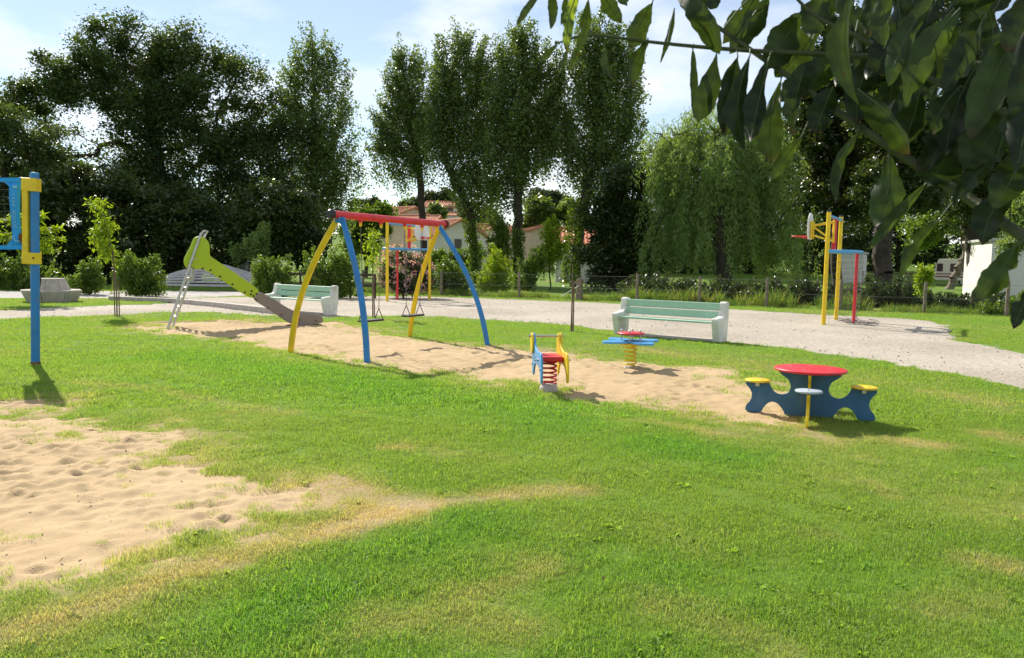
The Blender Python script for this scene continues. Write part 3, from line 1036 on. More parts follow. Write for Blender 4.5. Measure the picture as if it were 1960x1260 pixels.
make_tree('poplar_tree', 'middle poplar whose dark trunk forks low into three stems', 'tree', 52,
          [(992, 555), (990, 490), (991, 420), (995, 330), (1000, 200), (1000, 90)],
          [(1005, 70, 30, 30), (965, 90, 30, 34), (1040, 105, 28, 44), (1000, 140, 55, 50), (955, 170, 34, 55), (1055, 190, 38, 60), (1068, 140, 26, 45), (1065, 240, 30, 45), (990, 225, 65, 50), (1045, 270, 36, 45), (960, 290, 50, 45), (1005, 310, 55, 35),
           (950, 350, 36, 34)],
          498, 105, 0.15, L_poplar, 0.34, 0.5, 0.75, group='tall poplars', seed=34, flat=1.0, up=0.0, core=1.15, stroke=(1.15, 0.42))
make_tree('poplar_tree', 'rightmost poplar beside the willow, ivy up its lower trunk', 'tree', 51,
          [(1100, 560), (1104, 490), (1112, 420), (1126, 340), (1140, 220), (1140, 80)],
          [(1135, 55, 36, 34), (1105, 95, 26, 40), (1175, 85, 36, 40), (1205, 130, 28, 44), (1140, 140, 55, 50), (1210, 185, 28, 40), (1110, 200, 36, 55), (1170, 215, 55, 50), (1210, 250, 30, 40), (1130, 275, 55, 45),
           (1190, 300, 45, 35), (1095, 310, 30, 40), (1150, 345, 45, 25), (1075, 250, 24, 40)],
          498, 105, 0.15, L_poplar, 0.36, 0.5, 0.75, group='tall poplars', seed=35, flat=1.0, up=0.0, core=1.15, stroke=(1.15, 0.42))
make_tree('evergreen_tree', 'low black-green evergreen between the ivy poplar and the willow', 'tree', 44,
          [(1180, 570), (1180, 500), (1180, 420)],
          [(1185, 360, 50, 40), (1220, 345, 40, 30), (1165, 420, 50, 50), (1215, 430, 50, 50), (1170, 490, 60, 45), (1225, 510, 45, 40), (1180, 540, 60, 25)],
          260, 150, 0.16, L_dark, 0.2, 0.7, 0.6, seed=36)
# trees at the right
R_TREES = [
    ('tall dark tree right of the willow, above the basketball hoop', 43, [(1600, 580), (1600, 480), (1605, 330), (1615, 150)],
     [(1610, 60, 70, 60), (1570, 150, 70, 70), (1650, 170, 70, 80), (1560, 250, 60, 70), (1620, 290, 80, 70), (1570, 370, 70, 50), (1650, 390, 60, 50), (1530, 420, 40, 40)], 330, 41, 0.28),
    ('dark tree with a thick black trunk right of the basketball posts', 38, [(1688, 592), (1688, 520), (1690, 440), (1700, 330), (1710, 200)],
     [(1720, 120, 90, 70), (1700, 230, 80, 70), (1770, 260, 80, 70), (1690, 340, 70, 50), (1740, 370, 80, 40), (1790, 60, 80, 70), (1640, 440, 30, 22)], 320, 42, 0.42),
    ('dark tree towering behind the parked caravan', 44, [(1870, 585), (1865, 500), (1860, 420), (1850, 250)],
     [(1840, 100, 90, 80), (1920, 140, 90, 80), (1860, 220, 90, 70), (1940, 260, 80, 70), (1850, 320, 80, 60), (1920, 360, 80, 50), (1830, 400, 60, 40), (1900, 430, 60, 35), (2000, 200, 80, 120), (2010, 380, 60, 60)], 380, 43, 0.38)]
for lab, Y, tr, bl, n, sd, r0 in R_TREES:
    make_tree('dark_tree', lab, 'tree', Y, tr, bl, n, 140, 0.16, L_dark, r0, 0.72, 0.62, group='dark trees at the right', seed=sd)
make_tree('leafy_tree', 'leaning pale-barked tree in front of the caravan', 'tree', 58, [(1815, 550), (1832, 520), (1848, 485), (1840, 430)],
          [(1780, 430, 50, 30), (1830, 420, 45, 35), (1760, 460, 34, 20), (1880, 430, 40, 30)], 130, 90, 0.2, L_shrub, 0.26, 0.9, 0.5, bark=M_bark_l, seed=44)
make_tree('silvery_tree', 'silvery green tree at the right edge beside the white wall', 'tree', 31, [(1990, 590), (1985, 500), (1975, 440)],
          [(1960, 430, 40, 45), (1990, 400, 50, 50), (1945, 470, 26, 24), (2010, 470, 40, 40)], 120, 90, 0.13, L_willow, 0.14, 0.45, 0.4, seed=45)


WOOD = [
    ('wood tree far behind the left half of the willow', 82, 1285, [(1270, 330, 60, 60), (1300, 420, 70, 60), (1250, 480, 60, 40), (1330, 300, 50, 50), (1320, 500, 60, 40)], 211),
    ('wood tree far behind the right half of the willow', 84, 1440, [(1420, 300, 70, 60), (1450, 390, 80, 60), (1400, 450, 70, 50), (1490, 330, 60, 70), (1460, 500, 90, 36)], 212),
    ('wood tree far behind the basketball posts', 86, 1560, [(1540, 280, 70, 80), (1570, 380, 80, 60), (1530, 450, 50, 50), (1610, 340, 60, 80), (1600, 440, 60, 40), (1570, 500, 70, 36)], 213),
    ('wood tree far behind the thick black trunk', 88, 1720, [(1680, 300, 80, 80), (1720, 400, 90, 60), (1670, 460, 60, 40), (1770, 340, 70, 80), (1740, 480, 70, 40), (1680, 505, 70, 30)], 214),
    ('wood tree far behind the caravan roof', 86, 1860, [(1830, 300, 80, 80), (1870, 400, 90, 60), (1930, 330, 80, 80), (1960, 440, 80, 50), (1830, 480, 70, 40), (1920, 500, 80, 36)], 215)]
for lab, Y, tx, bl, sd in WOOD:
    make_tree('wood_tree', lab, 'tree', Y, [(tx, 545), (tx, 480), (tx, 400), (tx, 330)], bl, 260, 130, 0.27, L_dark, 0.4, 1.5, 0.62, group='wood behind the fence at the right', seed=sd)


# willow with hanging strands
def willow():
    g = np.random.default_rng(51)
    Y = 41
    root = empty('willow_tree', at(1385, 560, Y)); root.location.z = -0.05
    base = np.array(root.location)
    tag(root, 'weeping willow with pale hanging strands behind the near bench', 'tree')
    B = blobs_world([(1365, 230, 70, 34), (1300, 262, 50, 34), (1430, 248, 60, 40), (1350, 310, 110, 50), (1450, 320, 62, 56), (1280, 320, 44, 40), (1390, 380, 110, 50), (1262, 425, 34, 30), (1335, 410, 40, 30), (1480, 400, 46, 46)], Y)
    C0 = sample_blobs(B, 150, g, 2.2)
    bk = g.integers(0, 150, 1150)
    C = C0[bk] + g.normal(0, 0.34, (1150, 3))
    bl_ = g.uniform(0.25, 1.45, 150); bt_ = g.random(150)
    tk = [np.array(at(px, py, Y)) for px, py in [(1385, 575), (1385, 500), (1375, 420), (1370, 330), (1370, 260)]]
    tk[0][2] = -0.1
    tk = [np.array(q) for q in smooth_path([Vector(q) for q in tk], 4)]
    nodes, par, rad = grow(tk, C0, 0.42, g, 0.012)
    V, F = skeleton_mesh(nodes, par, rad)
    link(bpy.data.objects.new('trunk', np_mesh('trunk', V - base, F, M_bark, True)), root)
    PP, DD, TT = [], [], []
    axis = tk[len(tk) // 2]
    for ci, c in enumerate(C):
        out = c - axis; out[2] = 0; out /= np.linalg.norm(out) + 1e-6
        L = g.uniform(1.2, 4.4) if c[2] < 6.5 else g.uniform(0.8, 2.8)
        L = min(L * bl_[bk[ci]], c[2] - g.uniform(0.2, 0.9))
        if L < 0.4: continue
        nn = int(L * 30)
        t = np.sort(g.random(nn)); s = t * L
        lat = 0.5 * (1 - np.exp(-s * 1.2))
        wob = g.normal(0, 0.09, (nn, 3))
        p = c + out * lat[:, None] + np.c_[np.zeros(nn), np.zeros(nn), -(s - 0.28 * lat)] + wob
        p[:, :2] += 0.12 * np.sin(s * 1.3 + g.uniform(0, 6))[:, None]
        PP.append(p)
        dr = np.c_[g.normal(0, 0.75, (nn, 2)), np.full(nn, -0.9)]
        DD.append(dr / np.linalg.norm(dr, axis=1)[:, None])
        TT.append(np.clip(bt_[bk[ci]] * 0.5 + g.random() * 0.2 + g.random(nn) * 0.3, 0, 1))
    P = np.concatenate(PP); D = np.concatenate(DD); T = np.concatenate(TT)
    n = len(P)
    s = np.cross(D, g.normal(0, 1, (n, 3))); s /= np.linalg.norm(s, axis=1)[:, None]
    L = g.uniform(0.16, 0.34, n)[:, None]; W = 0.048
    V = np.stack([P, P + D * L * 0.4 + s * W * 0.5, P + D * L, P + D * L * 0.4 - s * W * 0.5], 1).reshape(-1, 3)
    i = np.arange(n)[:, None] * 4
    F = np.concatenate([i + [0, 1, 2], i + [0, 2, 3]], 1).reshape(-1, 3)
    link(bpy.data.objects.new('crown', np_mesh('crown', V - base, F, L_willow, False, {'tint': np.repeat(T, 4)})), root)


willow()

# trees on the hill
make_tree('hill_tree', 'grey-green umbrella tree on the hill above the upper house', 'tree', 150, [(835, 430), (838, 400), (838, 375)],
          [(820, 384, 22, 14), (850, 378, 20, 13), (795, 392, 18, 10), (868, 388, 14, 8), (775, 396, 10, 8)], 150, 60, 0.45, L_hill, 0.5, 1.2, 0.7, group='trees on the hill', seed=61)
make_tree('hill_tree', 'dark round tree on the skyline between the middle and right poplars', 'tree', 140, [(1045, 440), (1045, 400), (1042, 380)],
          [(1040, 378, 26, 14), (1065, 385, 22, 14), (1020, 392, 18, 12), (1085, 395, 18, 14)], 130, 60, 0.45, L_hill, 0.5, 1.2, 0.7, group='trees on the hill', seed=62)
make_tree('hill_tree', 'mid green rounded tree below the skyline right of the forked poplar', 'tree', 85, [(1032, 500), (1032, 440), (1032, 400)],
          [(1032, 400, 24, 22), (1020, 425, 20, 16), (1050, 425, 24, 18), (1085, 405, 26, 22), (1095, 430, 24, 18)], 140, 70, 0.28, L_poplar, 0.3, 0.8, 0.7, group='trees on the hill', seed=63)
make_tree('hill_tree', 'small round tree in front of the upper white house', 'tree', 108, [(835, 430), (835, 410)],
          [(835, 402, 14, 11), (828, 410, 12, 7), (845, 408, 10, 8)], 60, 60, 0.3, L_poplar, 0.2, 0.7, 0.7, group='trees on the hill', seed=64)
make_tree('hill_tree', 'dark tree beside the upper white house, left of the leaning poplar', 'tree', 100, [(893, 440), (893, 415)],
          [(893, 405, 14, 22), (900, 425, 16, 18), (930, 420, 24, 24)], 90, 60, 0.3, L_hill, 0.2, 0.8, 0.7, group='trees on the hill', seed=65)
make_tree('hill_tree', 'far grey-green tree low on the skyline left of the slim poplar', 'tree', 130, [(715, 430), (715, 400)],
          [(715, 392, 16, 9), (690, 398, 22, 12), (740, 402, 14, 7)], 70, 60, 0.45, L_hill, 0.3, 1.0, 0.7, group='trees on the hill', seed=66)
make_tree('garden_tree', 'bright green garden tree left of the red-roofed houses', 'tree', 66, [(700, 510), (700, 460), (700, 430)],
          [(695, 420, 26, 26), (720, 440, 24, 24), (675, 445, 26, 26), (735, 410, 16, 16), (700, 470, 40, 20)], 150, 80, 0.22, L_shrub, 0.16, 0.7, 0.65, seed=67)

# shrubs
SHR = [
    ('shrub', 'dark green shrub behind the round concrete seat', 34, [(35, 572), (35, 540)], [(30, 520, 50, 38), (80, 525, 38, 34), (-20, 530, 50, 40), (115, 540, 12, 24), (50, 550, 60, 20)], 130, L_shrub, 71),
    ('shrub', 'small two-stemmed green shrub right of the round concrete seat', 31, [(168, 574), (168, 540)], [(172, 512, 20, 22), (168, 535, 28, 22), (143, 540, 12, 18), (185, 540, 14, 18)], 70, L_shrub, 72),
    ('shrub', 'wide rounded green shrub left of the slide ladder', 30, [(262, 574), (264, 540)], [(245, 508, 26, 24), (285, 510, 28, 24), (260, 535, 42, 26), (305, 535, 18, 22), (225, 540, 10, 22), (280, 555, 40, 14)], 140, L_shrub, 73),
    ('shrub', 'upright leafy green shrub behind the left bench back', 31.5, [(520, 574), (520, 540)], [(510, 510, 26, 24), (545, 515, 26, 26), (525, 540, 44, 26), (490, 530, 14, 24), (530, 560, 50, 14)], 130, L_shrub, 74),
    ('shrub', 'tall leafy green shrub between the two near swing legs', 31.5, [(640, 574), (640, 540)], [(600, 505, 22, 28), (645, 500, 30, 30), (670, 520, 26, 30), (615, 535, 40, 30), (650, 555, 50, 18)], 150, L_shrub, 75),
    ('shrub', 'green bush behind the foot of the far blue swing leg', 36, [(870, 570), (870, 545)], [(850, 515, 26, 24), (880, 530, 26, 26), (860, 550, 40, 16), (838, 535, 14, 22)], 90, L_shrub, 76),
    ('shrub', 'yellow-green bamboo-like bush between two poplar trunks', 40, [(945, 555), (945, 530)], [(945, 505, 22, 34), (965, 520, 20, 26), (930, 530, 22, 22), (950, 545, 36, 14)], 90, L_lime, 77),
    ('shrub', 'green bush at the foot of the forked poplar', 42, [(1010, 555), (1010, 530)], [(1010, 520, 22, 30), (1030, 500, 18, 24), (1000, 545, 30, 14)], 70, L_shrub, 78),
    ('shrub', 'bright bush with large leaves right of the forked poplar', 44, [(1052, 555), (1052, 500)], [(1055, 450, 22, 24), (1065, 478, 24, 20), (1040, 490, 22, 18), (1060, 430, 14, 14)], 80, L_lime, 79),
    ('shrub', 'dark low hedge bush behind the wire fence left of the basketball posts', 32, [(1500, 588), (1500, 565)], [(1500, 560, 56, 24), (1560, 558, 46, 26), (1450, 560, 46, 24)], 150, L_dark, 80),
    ('shrub', 'dark hedge bush behind the wire fence right of the basketball net', 31, [(1690, 596), (1690, 570)], [(1670, 562, 60, 28), (1730, 560, 46, 30), (1630, 570, 46, 24)], 170, L_dark, 81),
    ('shrub', 'dark hedge bush below the caravan', 30.5, [(1830, 602), (1830, 575)], [(1800, 580, 50, 17), (1850, 584, 50, 17), (1895, 575, 34, 24)], 130, L_dark, 82),
    ('shrub', 'dark bush behind the fence under the left edge of the willow', 34, [(1270, 580), (1270, 550)], [(1260, 548, 46, 26), (1310, 555, 40, 22), (1220, 552, 40, 24)], 110, L_dark, 181),
    ('shrub', 'dark bush behind the fence under the middle of the willow', 33.5, [(1400, 584), (1400, 560)], [(1380, 556, 46, 24), (1430, 560, 40, 20)], 100, L_dark, 182),
    ('shrub', 'low bright green bush at the fence post near the right edge', 26.6, [(1900, 608), (1900, 590)], [(1890, 592, 30, 14), (1930, 590, 30, 18), (1960, 585, 30, 24)], 90, L_shrub, 83),
    ('shrub', 'small yellow-green bush on top of a fence post', 29, [(1768, 600), (1768, 560)], [(1768, 525, 16, 14), (1760, 540, 12, 10)], 30, L_lime, 84),
    ('shrub', 'pale bush under the trees right of the slide top', 40, [(470, 560), (475, 520)], [(490, 465, 26, 18), (505, 440, 14, 14), (450, 480, 14, 10)], 50, L_willow, 85),
    ('shrub', 'green bush in front of the white gable house', 62, [(855, 540), (855, 510)], [(845, 488, 20, 12), (880, 492, 24, 14), (915, 485, 18, 22), (830, 500, 26, 14)], 90, L_shrub, 86),
    ('shrub', 'dark ivy-clad bush left of the forked poplar trunk', 48, [(958, 550), (958, 500)], [(955, 440, 18, 30), (965, 480, 14, 30), (945, 470, 14, 20)], 80, L_ivy, 87),
]
for nm, lab, Y, tr, bl, n, lm, sd in SHR:
    s = Y / 32.0
    make_tree(nm, lab, 'shrub', Y, tr, bl, n, 120 if lm is L_dark else 80, 0.10 * max(s, 0.9), lm, 0.035 * s, 0.34 * s, 0.5, group='shrubs', seed=sd, zmin=0.12, crown='foliage', hang=-0.35, up=0.05, core=1.2, stroke=(0.34 * s, 0.15 * s))


# ivy on the trunks
def ivy(label, Y, path, w, n, seed):
    g = np.random.default_rng(seed)
    p = [np.array(at(a, b, Y)) for a, b in path]
    t = g.random(n) * (len(p) - 1)
    i = np.minimum(t.astype(int), len(p) - 2); f = (t - i)[:, None]
    p = np.array(p)
    C = p[i] * (1 - f) + p[i + 1] * f
    a = g.uniform(0, 6.28, n); r = w * (0.5 + 0.6 * g.random(n))
    C = C + np.c_[np.cos(a) * r, np.sin(a) * r, g.normal(0, 0.1, n)]
    V, F = leaf_quads(C, 0.16, 0.8, g, 0.0)
    b = C.mean(0) * np.array([1, 1, 0])
    o = link(bpy.data.objects.new('ivy', np_mesh('ivy', V - b, F, L_ivy, False, {'tint': np.repeat(g.random(n), 4)})))
    o.location = b
    tag(o, label, 'ivy', 'ivy on poplar trunks')


ivy('ivy climbing the leaning poplar trunk', 53.6, [(912, 545), (907, 480), (898, 420)], 0.42, 1500, 91)
ivy('ivy climbing the forked poplar trunk', 51.6, [(992, 550), (990, 490), (991, 440)], 0.42, 1300, 92)
ivy('thick bright ivy hanging on the rightmost poplar trunk', 50.4, [(1092, 545), (1092, 490), (1100, 430), (1116, 380)], 0.6, 2600, 93)


# oleander
def oleander():
    g = np.random.default_rng(95)
    root = make_tree('oleander_bush', 'oleander bush covered in pink flowers behind the far swing legs', 'bush', 32.5,
                     [(775, 574), (775, 545), (775, 500)], [(770, 495, 36, 20), (745, 520, 28, 26), (800, 518, 30, 28), (775, 545, 50, 24), (820, 545, 18, 24)], 170, 60, 0.13,
                     leaf_mat('oleander leaf', (0.035, 0.065, 0.022), (0.075, 0.12, 0.04), 0.35), 0.05, 0.34, 0.22, seed=95, crown='foliage', hang=-0.3)
    base = np.array(root.location)
    B = blobs_world([(770, 490, 44, 24), (748, 515, 34, 30), (798, 515, 36, 32), (775, 540, 52, 24)], 32.2)
    C = sample_blobs(B, 340, g, 9)
    C = C[C[:, 1] < 32.7]
    P = np.repeat(C, 7, 0) + g.normal(0, 0.04, (len(C) * 7, 3))
    V, F = leaf_quads(P, 0.06, 0.9, g, 0.0)
    m = leaf_mat('pink petal', (0.66, 0.30, 0.40), (0.84, 0.60, 0.66), 0.4, 0.6, 0.2, 1.0)
    o = link(bpy.data.objects.new('flowers', np_mesh('flowers', V - base, F, m, False, {'tint': np.repeat(g.random(len(P)), 4)})), root)
    tag(o, kind='stuff')


oleander()


# saplings with stakes
def sapling(label, base_px, stem_px, Yd, blobs, n, seed, stakes, lm, leaf=0.13, per=26):
    g = np.random.default_rng(seed)
    b0 = G(*base_px); Y = b0.y
    root = empty('young_tree', b0); tag(root, label, 'tree', 'staked young trees')
    pts = [at(a, b, Y) - b0 for a, b in stem_px]
    pts[0].z = -0.05
    MB().tube(smooth_path(pts, 5), [0.020 - 0.013 * i / (5 * (len(pts) - 1)) for i in range(5 * (len(pts) - 1) + 1)], 7).build('trunk', M_bark_l, root)
    for (dx, h, lean) in stakes:
        MB().tube([(dx, -0.05, -0.1), (dx + lean, -0.05, h)], 0.016, 8).build('stake', M_stake, root)
    if blobs:
        B = blobs_world(blobs, Y)
        C = sample_blobs(B, n, g, 2.0)
        P = np.repeat(C, per, 0) + g.normal(0, 0.10, (n * per, 3))
        V, F = leaf_quads(P, leaf, 0.36, g, 0.0, 0.4)
        link(bpy.data.objects.new('foliage', np_mesh('foliage', V - np.array(b0), F, lm, False, {'tint': np.repeat(g.random(len(P)), 4)})), root)
    return root


M_stake = mat('stake wood', (0.19, 0.12, 0.08), 0.9, 0.3, 8, 0.4, 30)
sapling('staked sapling with a drooping column of lime leaves left of the slide', (224, 604), [(224, 604), (222, 540), (212, 470), (200, 420), (190, 382)], 20,
        [(190, 395, 14, 16), (200, 425, 14, 18), (196, 455, 16, 18), (205, 480, 14, 14), (182, 390, 10, 8)], 40, 101, [(-0.03, 1.75, 0.0), (0.09, 0.9, 0.0)], L_lime)
sapling('staked sapling with yellow-green leaves seen behind the left swing seat', (714, 608), [(714, 608), (713, 540), (714, 480), (716, 440)], 20,
        [(714, 450, 10, 16), (716, 475, 10, 16), (714, 500, 9, 9)], 22, 102, [(0.0, 1.45, 0.0), (0.06, 1.2, -0.05)], L_lime, 0.11, 22)
sapling('bare double-staked sapling on the lawn left of the near bench', (1095, 635), [(1094, 635), (1095, 560), (1096, 505)], 20,
        None, 0, 103, [(0.022, 1.15, -0.01), (-0.03, 1.1, 0.015)], L_lime)
make_tree('ash_sapling', 'young pinnate-leaved tree seen behind the volleyball net pole', 'tree', 25, [(70, 584), (70, 520), (75, 450)],
          [(85, 440, 26, 8), (100, 460, 28, 6), (70, 410, 18, 10), (30, 420, 34, 8), (20, 455, 30, 8), (60, 470, 40, 6), (95, 480, 20, 6)], 60, 34, 0.13, L_lime, 0.035, 0.26, 0.3, seed=104, flat=0.35)

# ------------------------------------------------------------------ paints
P_blue = mat('blue paint', (0.014, 0.19, 0.52), 0.42, 0.14, 3, spec=0.5, dirt=(0.14, 0.17, 0.2), dirt_amt=0.6, dscale=9)
P_yellow = mat('yellow paint', (0.78, 0.54, 0.010), 0.42, 0.14, 3, spec=0.5, dirt=(0.3, 0.2, 0.06), dirt_amt=0.4, dscale=9)
P_red = mat('red paint', (0.64, 0.016, 0.028), 0.42, 0.14, 3, spec=0.5, dirt=(0.35, 0.1, 0.09), dirt_amt=0.5, dscale=9)
P_sky = mat('light blue paint', (0.075, 0.33, 0.66), 0.35, 0.1, 6, spec=0.5, dirt=(0.2, 0.3, 0.4), dirt_amt=0.4)
P_faded = mat('faded blue plastic', (0.36, 0.42, 0.48), 0.5, 0.15, 6, dirt=(0.5, 0.5, 0.48), dirt_amt=0.5)
P_lime = mat('lime plastic', (0.36, 0.50, 0.01), 0.38, 0.05, 3, spec=0.45, dirt=(0.25, 0.33, 0.05), dirt_amt=0.25)
P_taupe = mat('taupe plastic', (0.225, 0.185, 0.158), 0.45, 0.08, 4, spec=0.4, dirt=(0.3, 0.25, 0.18), dirt_amt=0.4)
P_steel = mat('galvanised steel', (0.50, 0.49, 0.46), 0.42, 0.15, 12, metal=0.55)
P_dark = mat('dark rubber', (0.028, 0.024, 0.024), 0.6, 0.2, 10)
P_cap = mat('black cap', (0.02, 0.02, 0.022), 0.35, 0.2, 10)
P_white = mat('white board', (0.72, 0.72, 0.70), 0.45, 0.06, 4, dirt=(0.4, 0.4, 0.36), dirt_amt=0.4)
P_conc = mat('bench concrete', (0.70, 0.69, 0.63), 0.85, 0.1, 5, 0.25, 60, dirt=(0.28, 0.25, 0.2), dirt_amt=0.6, dscale=3.5)
P_conc2 = mat('grey concrete', (0.46, 0.41, 0.365), 0.9, 0.12, 5, 0.3, 50, dirt=(0.2, 0.17, 0.14), dirt_amt=0.45)
P_mint = mat('mint paint', (0.36, 0.55, 0.43), 0.5, 0.07, 4, 0.08, 80, dirt=(0.46, 0.52, 0.42), dirt_amt=0.5)
P_timber = mat('weathered timber', (0.20, 0.16, 0.12), 0.9, 0.3, 8, 0.5, 30)
P_brown = mat('brown rail timber', (0.06, 0.042, 0.028), 0.9, 0.3, 8, 0.4, 30)
P_net = mat('dark net cord', (0.035, 0.035, 0.045), 0.8, 0.2, 20)
P_greynet = mat('grey net cord', (0.13, 0.12, 0.125), 0.8, 0.2, 20)
P_band = mat('blue net band', (0.015, 0.30, 0.80), 0.55, 0.06, 6)  # blue brightened in place of sunlight shining through the band
P_print = mat('pale print', (0.24, 0.50, 0.72), 0.6, 0.05, 6)
P_rust = mat('rusty steel', (0.16, 0.065, 0.03), 0.8, 0.4, 20)


# ------------------------------------------------------------------ volleyball post and net
def volleyball():
    b = G(68, 700); Y = b.y
    sc = Y / FPX
    zz = lambda py: at(68, py, Y).z
    root = empty('volleyball_post', b); root.rotation_euler = (0, R(1.9), 0); tag(root, 'blue post with a yellow bracket holding the volleyball net at the left', 'net post')
    MB().tube([(0, 0, -0.3), (0, 0, zz(333))], 0.058, 20).build('pole', P_blue, root)
    MB().lathe([(0.055, 0), (0.057, 0.008), (0.045, 0.02), (0, 0.022)], 20, (0, 0, zz(333))).build('pole_cap', P_sky, root)
    def zrel(py): return zz(py)
    # bracket: two collars round the pole and a channel standing off to the left
    zt0, zt1 = zrel(367), zrel(342); zb0, zb1 = zrel(506), zrel(484)
    for a, c in ((zt0, zt1), (zb0, zb1)):
        MB().box((-0.04, -0.01, (a + c) / 2), (0.20, 0.15, c - a)).build('collar', P_yellow, root, 0.008)
    MB().box((-0.0985, -0.02, (zb0 + zt1) / 2 - 0.002), (0.080, 0.11, zt1 - zb0 - 0.006)).build('channel', P_yellow, root, 0.006)
    MB().box((-0.165, -0.03, zrel(456)), (0.035, 0.05, 0.13)).tube([(-0.19, -0.03, zrel(456)), (-0.15, -0.03, zrel(456))], 0.045, 12).build('winch', P_rust, root)
    MB().lathe([(0.066, -0.1), (0.068, 0.055), (0.059, 0.06)], 18).build('base_sleeve', P_rust, root)
    MB().tube([(0.03, -0.08, zrel(494)), (0.03, -0.095, zrel(494))], 0.016, 6).build('bolt', P_rust, root)
    # net, a thing of its own
    nx0 = -0.082
    n = empty('volleyball_net', (b.x + nx0, b.y - 0.02, 0)); tag(n, 'blue-edged volleyball net reaching out of the left edge', 'net')
    zT, zB = zrel(345), zrel(474)
    W = 4.6
    bw = 0.175
    mb = MB()
    # side band, slightly bellied
    vs, fs = [], []
    for i in range(11):
        t = i / 10; z = zT - 0.02 - (zT - zB - 0.02) * t
        xr = -0.012 - 0.02 * math.sin(t * 3.1) - 0.015 * t; xl = -bw - 0.006 * math.sin(t * 5) + 0.0
        vs += [(xr, 0.004 * math.sin(t * 9), z), (xl, -0.01 * math.sin(t * 7), z)]
    for i in range(10):
        fs.append((2 * i, 2 * i + 1, 2 * i + 3, 2 * i + 2))
    mb.add(vs, fs, True)
    band = mb.build('side_band', P_band, n)
    sd = band.modifiers.new('thickness', 'SOLIDIFY'); sd.thickness = 0.006
    for nm, zc, h in (('top_tape', zT, 0.058), ('bottom_tape', zB, 0.058)):
        pts = [(-0.02 - (W - 0.02) * i / 24, 0, zc - 0.03 * math.sin(math.pi * i / 24)) for i in range(25)]
        m2 = MB()
        vs = [(x, 0.006 * s2, z + h / 2 * q) for (x, _, z) in pts for (s2, q) in ((-1, -1), (-1, 1), (1, 1), (1, -1))]
        fs = []
        for i in range(24):
            for k in range(4):
                fs.append((4 * i + k, 4 * i + (k + 1) % 4, 4 * i + 4 + (k + 1) % 4, 4 * i + 4 + k))
        m2.add(vs, fs + [(0, 1, 2, 3), (99, 98, 97, 96)])
        m2.build(nm, P_band, n)
    # corner gussets, cords
    for zc, sgn in ((zT - 0.03, -1), (zB + 0.03, 1)):
        MB().prism([(0, 0), (-0.075, 0), (0, sgn * 0.075)], (-bw + 0.004, -0.001, zc), (1, 0, 0), (0, 0, 1), (0, 1, 0), 0.005).build('corner_gusset', P_band, n)
    MB().tube([(-0.02, 0, zT + 0.005), (0.03, 0, zT + 0.02)], 0.006, 6).build('tension_cord', P_net, n)
    MB().tube([(-0.05, 0, zB), (0.02, 0, zB + 0.08)], 0.006, 6).build('tension_cord', P_net, n)
    mesh = MB()
    k = 0
    z = zB + 0.1
    while z < zT - 0.04:
        mesh.tube([(-bw + 0.01, 0, z), (-W, 0, z - 0.0)], 0.0022, 4, False); z += 0.1
    x = -bw - 0.08
    while x > -W:
        mesh.tube([(x, 0, zB), (x, 0, zT)], 0.0022, 4, False); x -= 0.1
    o = mesh.build('net_mesh', P_net, n); tag(o, kind='stuff')
    # print on the side band: a vertical line of pale letters, a mark above and an arc below
    zl = zT - 0.16
    for ch in 'YABB BOUSE':
        zl -= 0.048
        if ch == ' ': continue
        cu = bpy.data.curves.new('letter', 'FONT'); cu.body = ch; cu.size = 0.062; cu.align_x = 'CENTER'; cu.align_y = 'CENTER'
        to = bpy.data.objects.new('tmp', cu); COL.objects.link(to)
        dg = bpy.context.evaluated_depsgraph_get()
        me = bpy.data.meshes.new_from_object(to.evaluated_get(dg)); me.name = 'letter'
        bpy.data.objects.remove(to)
        me.materials.clear(); me.materials.append(P_print)
        lo = link(bpy.data.objects.new('letter', me), n)
        lo.matrix_local = Matrix.Translation((-bw * 0.68, -0.0125, zl)) @ Matrix.Rotation(R(90), 4, 'X') @ Matrix.Rotation(R(-90), 4, 'Z')
    arc = [(0.052 * math.cos(a), 0.052 * math.sin(a)) for a in np.linspace(R(150), R(380), 18)] + [(0.040 * math.cos(a), 0.040 * math.sin(a)) for a in np.linspace(R(380), R(150), 18)]
    MB().prism(arc, (-bw * 0.5, -0.0105, zB + 0.13), (1, 0, 0), (0, 0, 1), (0, 1, 0), 0.003).build('print_mark', P_print, n)
    MB().box((-bw * 0.5, -0.012, zT - 0.10), (0.055, 0.003, 0.035)).build('print_mark', P_print, n)
    MB().box((-bw * 0.55, -0.012, zB + 0.275), (0.06, 0.003, 0.006)).build('print_mark', P_print, n)


volleyball()


